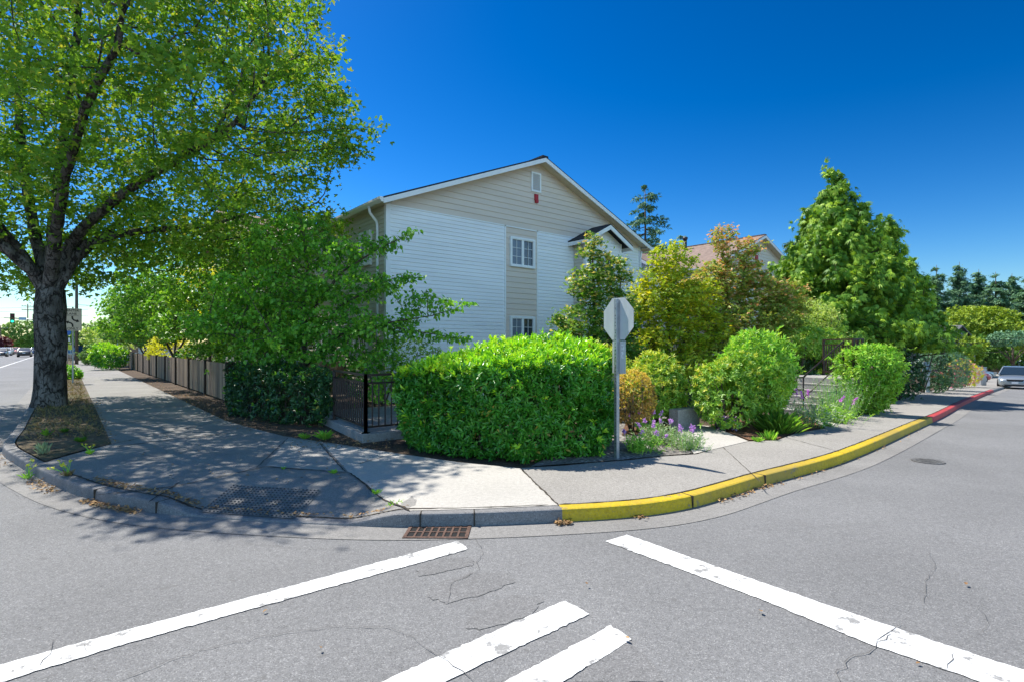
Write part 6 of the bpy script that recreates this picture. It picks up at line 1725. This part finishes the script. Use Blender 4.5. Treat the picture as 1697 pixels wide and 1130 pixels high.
# ------------------------------------------------------------------ cars
M['tyre'] = pr('tyre_rubber', (.015, .015, .015), .8); M['rim'] = pr('alloy_rim', (.45, .45, .46), .3, .8)
M['carglass'] = pr('car_glass', (.02, .035, .05), .05, 0, .8); M['lamp'] = pr('headlamp_lens', (.75, .77, .78), .12, 0, .7); M['tail'] = pr('tail_lamp', (.45, .01, .015), .2)
M['plate'] = pr('number_plate', (.75, .76, .78), .5, noise=.08, nscale=30); M['blackplastic'] = pr('black_plastic', (.02, .02, .022), .6)
def car(label, loc, rot, paint, kind='sedan', group=None, name='parked_car'):
    """nose towards local -y"""
    t = thing(name, label, 'car', loc, rot, group)
    suv = kind == 'suv'
    L2, W2 = 2.25, .89
    # lower body: sections along y with half-widths at heights
    belt = 1.02 if suv else .93
    ys = [-L2, -L2 + .06, -1.95, -1.3, -.75, 0, .9, 1.55, 2.0, L2 - .05, L2]
    top = [.58, .68, .80, belt - .07, belt, belt, belt + .02, belt + .03, belt + (.02 if suv else -.02), belt - .06, .75]
    hw = [.60, .74, .83, .885, W2, W2, W2, W2, .86, .78, .66]
    bot = [.30, .25, .22, .20, .20, .20, .20, .20, .24, .28, .34]
    V, F = [], []; k = 10
    for y, zt_, w, zb in zip(ys, top, hw, bot):
        half = [(0, zb), (w * .86, zb), (w * .97, zb + .10), (w, zb + (zt_ - zb) * .5), (w * .965, zt_ - .07), (w * .84, zt_), (0, zt_ + .035)]
        ring = [(x, y, z) for x, z in half] + [(-x, y, z) for x, z in half[-2:0:-1]]
        V += ring
    k = 12
    for i in range(len(ys) - 1):
        for j in range(k): F.append((i * k + j, i * k + (j + 1) % k, (i + 1) * k + (j + 1) % k, (i + 1) * k + j))
    F.append(tuple(range(k))); F.append(tuple((len(ys) - 1) * k + j for j in range(k)))
    mb = MB(); mb.add(V, F); body = mb.build('body', paint, t, True)
    sd = body.modifiers.new('sub', 'SUBSURF'); sd.levels = 1; sd.render_levels = 2
    # cabin: roof and pillars, glass inside
    rh = 1.72 if suv else 1.45
    if suv: cy = [(-.95, belt), (-.25, rh - .04), (.3, rh), (1.6, rh - .03), (2.1, belt + .02)]
    else: cy = [(-1.0, belt), (-.2, rh - .04), (.25, rh), (.9, rh - .02), (1.75, belt + .02)]
    V, F = [], []
    for y, z in cy:
        f = (z - belt) / (rh - belt); w = .82 - .20 * f
        V += [(-w, y, z), (w, y, z)]
    n = len(cy)
    glass = MB(); roof = MB()
    roof.add([Vector(v) + Vector((0, 0, .012)) for v in V[2:-2]] + [Vector(v) - Vector((0, 0, .05)) for v in V[2:-2]],
             [(0, 1, 3, 2), (2, 3, 5, 4)] + [(6, 8, 9, 7), (8, 10, 11, 9), (0, 6, 7, 1), (4, 5, 11, 10), (0, 2, 8, 6), (2, 4, 10, 8), (1, 7, 9, 3), (3, 9, 11, 5)])
    roof.build('roof', paint, t, False, .02)
    gl = [Vector(v) for v in V]
    sh_ = lambda v, s: Vector((v.x * s, v.y, v.z))
    glass.add([sh_(v, .985) for v in gl], [(0, 1, 3, 2), (6, 7, 9, 8), (0, 2, 4, 6, 8), (1, 9, 7, 5, 3), (2, 3, 5, 4), (4, 5, 7, 6)])
    glass.build('window_glass', M['carglass'], t)
    mb = MB()
    for s in (-1, 1):
        for a, b in ((0, 1), (3, 4)): mb.bar((s * abs(V[a * 2][0]), cy[a][0], cy[a][1]), (s * abs(V[b * 2][0]), cy[b][0], cy[b][1]), .06, .06)
        mb.bar((s * .815, .35, belt), (s * .625, .35, rh - .02), .07, .04)
    mb.build('pillar', paint, t)
    for s in (-1, 1):
        for y in (-1.38, 1.35):
            mb = MB(); mb.tube([(s * .66, y, .32), (s * .70, y, .32), (s * .86, y, .32), (s * .885, y, .32)], [.30, .32, .32, .29], 20); w = mb.build('wheel', M['tyre'], t, False)
            mb = MB(); mb.tube([(s * .86, y, .32), (s * .892, y, .32)], .2, 14)
            mb.build('rim', M['rim'], w)
        mb = MB(); mb.prism([(s * .44, .60), (s * .75, .62), (s * .80, .72), (s * .70, .74), (s * .46, .68)], -2.20, -2.0, lambda u, v, h: (u, h + abs(u) * .13, v)); mb.build('headlight', M['lamp'], t, bevel=.01)
        mb = MB(); mb.prism([(s * .50, .70), (s * .78, .72), (s * .80, .86), (s * .52, .84)], 2.05, 2.215, lambda u, v, h: (u, h - abs(u) * .08, v)); mb.build('tail_light', M['tail'], t, bevel=.01)
        mb = MB(); mb.box(s * 1.0 - .09, s * 1.0 + .09, -.72, -.60, belt - .0, belt + .13); mb.box(s * .91 - .05, s * .91 + .05, -.68, -.64, belt, belt + .04); mb.build('mirror', paint, t, bevel=.02)
    mb = MB(); mb.prism([(-.36, .56), (.36, .56), (.42, .68), (-.42, .68)], -2.262, -2.1, lambda u, v, h: (u, h, v)); mb.build('grille', M['blackplastic'], t, bevel=.01)
    mb = MB(); mb.box(-.5, .5, -2.265, -2.1, .27, .36); mb.build('lower_intake', M['blackplastic'], t, bevel=.01)
    mb = MB(); mb.box(-.16, .16, -2.285, -2.262, .42, .53); mb.build('front_plate', M['plate'], t)
    mb = MB(); mb.box(-.16, .16, 2.25, 2.268, .62, .73); mb.build('rear_plate', M['plate'], t)
    mb = MB(); mb.box(-.7, .7, 2.12, 2.262, .30, .40); mb.build('rear_bumper_trim', M['blackplastic'], t, bevel=.01)
    return t
def paint(name, c, metal=.4): return pr(name, c, .3, metal, .5, coat=.6, noise=.02, nscale=2)
SIL = paint('silver_paint', (.36, .41, .43), .55); BLK = paint('black_paint', (.015, .016, .018), .2); WHT = paint('white_paint', (.75, .76, .77), 0); RED = paint('red_paint_car', (.4, .02, .03), .1); BLU = paint('blue_paint', (.06, .10, .20), .3); GRY = paint('grey_paint', (.16, .17, .18), .4)
away = ROT                        # nose along local -y: facing the viewer down the left street
cs = at(1684, 36.0, 0)
car('silver hatchback parked nose towards the viewer at the right kerb', cs, math.atan2(E2.y, E2.x) - math.pi / 2 + .02, SIL)
car('black sedan driving away down the left street, just left of the maple trunk', at(41, 88, 0), ROT + math.pi, BLK, name='car')
car('dark blue sedan partly hidden behind the left side of the maple trunk', at(60, 106, 0), ROT + math.pi, BLU, name='car')
car('red sedan facing the viewer far down the left street', at(26, 118, 0), ROT, RED, name='car')
car('white sedan at the left edge of the picture, far down the street', at(9, 100, 0), ROT, WHT, name='car')
car('grey sedan behind the white sedan at the left edge', at(14, 112, 0), ROT, GRY, name='car')
car('dark car on the far left edge beside the white sedan', at(1, 90, 0), ROT, BLK, name='car')
car('white suv parked nose out beside the left pavement, behind the lane sign post', at(124, 66, .1), ROT + .5, WHT, 'suv')
car('black suv parked next to the white suv, behind the far left shrubs', at(132, 62, .1), ROT + .4, BLK, 'suv')
car('red car parked behind the yellow and red shrub on the right', at(1591, 46, 0), ROT + 1.0, RED)
car('pale blue car parked on the cross street behind the grey cabinet', at(1608, 56, 0), ROT + 1.0, SIL)
car('white car parked far away behind the bare trunked tree at the right edge', at(1690, 78, 0), ROT + 1.2, WHT)

# ------------------------------------------------------------------ traffic signals, poles, wires, far houses
M['signal'] = pr('signal_housing', (.045, .035, .02), .5)
def lens(name, c, e): return pr(name, c, .3, emit=(*c, e))
LG, LR, LY = lens('green_lamp', (.02, .55, .35), 1.6), pr('red_lens_off', (.12, .01, .01), .3), pr('amber_lens_off', (.14, .08, .01), .3)
tb = at(104, 72, 0)
t = thing('traffic_signal', 'traffic signal mast arm with two green lights over the left street', 'traffic signal', tb, ROT)
mb = MB(); mb.tube([(0, 0, -.2), (0, 0, 6.4)], [.16, .10], 10); mb.build('mast', M['galv'], t, True)
mb = MB(); mb.tube([(0, 0, 5.0), (-3, 0, 5.13), (-5.7, 0, 5.25)], [.10, .08, .045], 8); mb.build('arm', M['galv'], t, True)
for x in (-2.78, -4.92):
    z = 5.2; mb = MB(); mb.box(x - .22, x + .22, -.2, .08, z - .62, z + .62)
    hd = mb.build('signal_head', M['signal'], t, bevel=.02)
    for dz_, lm, nm in ((.38, LR, 'red_lens'), (0, LY, 'amber_lens'), (-.38, LG, 'green_lens')):
        mb = MB(); mb.tube([(x, -.21, z + dz_), (x, -.225, z + dz_)], .16, 14); mb.build(nm, lm, hd)
        mb = MB(); mb.tube([(x, -.20, z + dz_), (x, -.38, z + dz_)], .175, 12, False); mb.build('visor', M['signal'], hd)
mb = MB(); mb.box(-4.3, -3.6, -.14, -.11, 5.0, 5.36); mb.build('street_name_plate', pr('pale_blue_plate', (.30, .45, .58), .5), t)
def pole(label, base, h, r=.14, arms=1, rot=ROT):
    t = thing('utility_pole', label, 'pole', base, rot, 'utility poles')
    mb = MB(); mb.tube([(0, 0, -.3), (0, 0, h)], [r, r * .7], 9); mb.build('pole', B2, t, True)
    for i in range(arms):
        mb = MB(); mb.box(-1.2, 1.2, -.07, .07, h - .7 - i * .9, h - .55 - i * .9); ca = mb.build('crossarm', B2, t)
        mb = MB()
        for x in (-1.1, -.5, .5, 1.1): mb.tube([(x, 0, h - .55 - i * .9), (x, 0, h - .38 - i * .9)], .05, 6)
        mb.build('insulator', M['galv'], ca)
    return t
p_a = at(127, 48, .1); pole('grey utility pole rising behind the lane sign', p_a, 9.5)
p_b = at(46, 140, 0); pole('far utility pole above the round tree on the left street', p_b, 12.5, .16, 2)
p_c = at(1, 120, 0); pole('utility pole at the left edge of the picture', p_c, 6.2)
def wire(label, a, b, sag, r=.018):
    a, b = Vector(a), Vector(b); mb = MB()
    mb.tube([a.lerp(b, i / 12) - Vector((0, 0, sag * 4 * (i / 12) * (1 - i / 12))) for i in range(13)], r, 4, False)
    me = mb.build('overhead_wire', M['black']); tag(me, label, 'wire', 'overhead wires')
for k, (zo, lb) in enumerate(((12.1, 'highest overhead wire across the sky left of the maple trunk'), (11.2, 'second overhead wire across the sky left of the maple trunk'), (9.6, 'third overhead wire across the sky left of the maple trunk'), (7.6, 'lowest overhead wire across the sky left of the maple trunk'))):
    wire(lb, (p_b.x - 60, p_b.y - 8, zo - .5), (p_b.x + 14, p_b.y + 2, zo), .8, .03)
wire('overhead wire from the grey utility pole to the right above the far shrubs', (p_a.x, p_a.y, 5.4), (p_a.x + 16, p_a.y + 6, 4.9), .3)
wire('upper overhead wire crossing the yellow green tree on the right', at(1560, 55, 0) + Vector((0, 0, 3.6)), at(1800, 50, 0) + Vector((0, 0, 5.4)), .5, .02)
wire('lower overhead wire crossing the yellow green tree on the right', at(1590, 58, 0) + Vector((0, 0, 2.7)), at(1800, 52, 0) + Vector((0, 0, 4.0)), .4, .02)
def far_house(label, base, rot, W, D, e, r, wall, roof):
    t = thing('house', label, 'house', base, rot)
    mb = MB(); mb.prism([(0, -.3), (W, -.3), (W, e), (W / 2, e + r), (0, e)], 0, D, lambda u, v, h: (u, h, v)); mb.build('wall', wall, t)
    mb = MB(); s = r / (W / 2)
    for q in (-1, 1): mb.prism([(W / 2, e + r + .22), (W / 2 + q * (W / 2 + .4), e + .22 - .4 * s), (W / 2 + q * (W / 2 + .4), e + .06 - .4 * s), (W / 2, e + r + .06)], -.4, D + .4, lambda u, v, h: (u, h, v))
    mb.build('roof', roof, t)
    for x in (W * .25, W * .7):
        mb = MB(); mb.box(x, x + 1.0, -.06, .02, 1.0, 2.1); w = mb.build('window', M['trim'], t); mb = MB(); mb.box(x + .07, x + .93, -.07, -.061, 1.07, 2.03); mb.build('pane', M['glass'], w)
    return t
far_house('far house with dark blue roof left of the pavement shrubs', at(138, 74, 0), ROT, 9, 8, 2.8, 2.0, pr('blue_wall', (.10, .17, .24), .7), pr('blue_roof', (.05, .09, .14), .8))
far_house('small house with pale gable showing above the rounded shrub at the fence end', at(186, 55, 0), ROT, 5, 6, 1.9, 1.3, M['trim'], pr('grey_roof', (.16, .16, .17), .8))
far_house('grey gabled house showing between the cedar and the yellow green tree', at(1560, 58, 0), ROT - .3, 6, 7, 3.4, 2.0, pr('grey_wall', (.28, .28, .30), .7), pr('dark_grey_roof', (.10, .10, .11), .8))
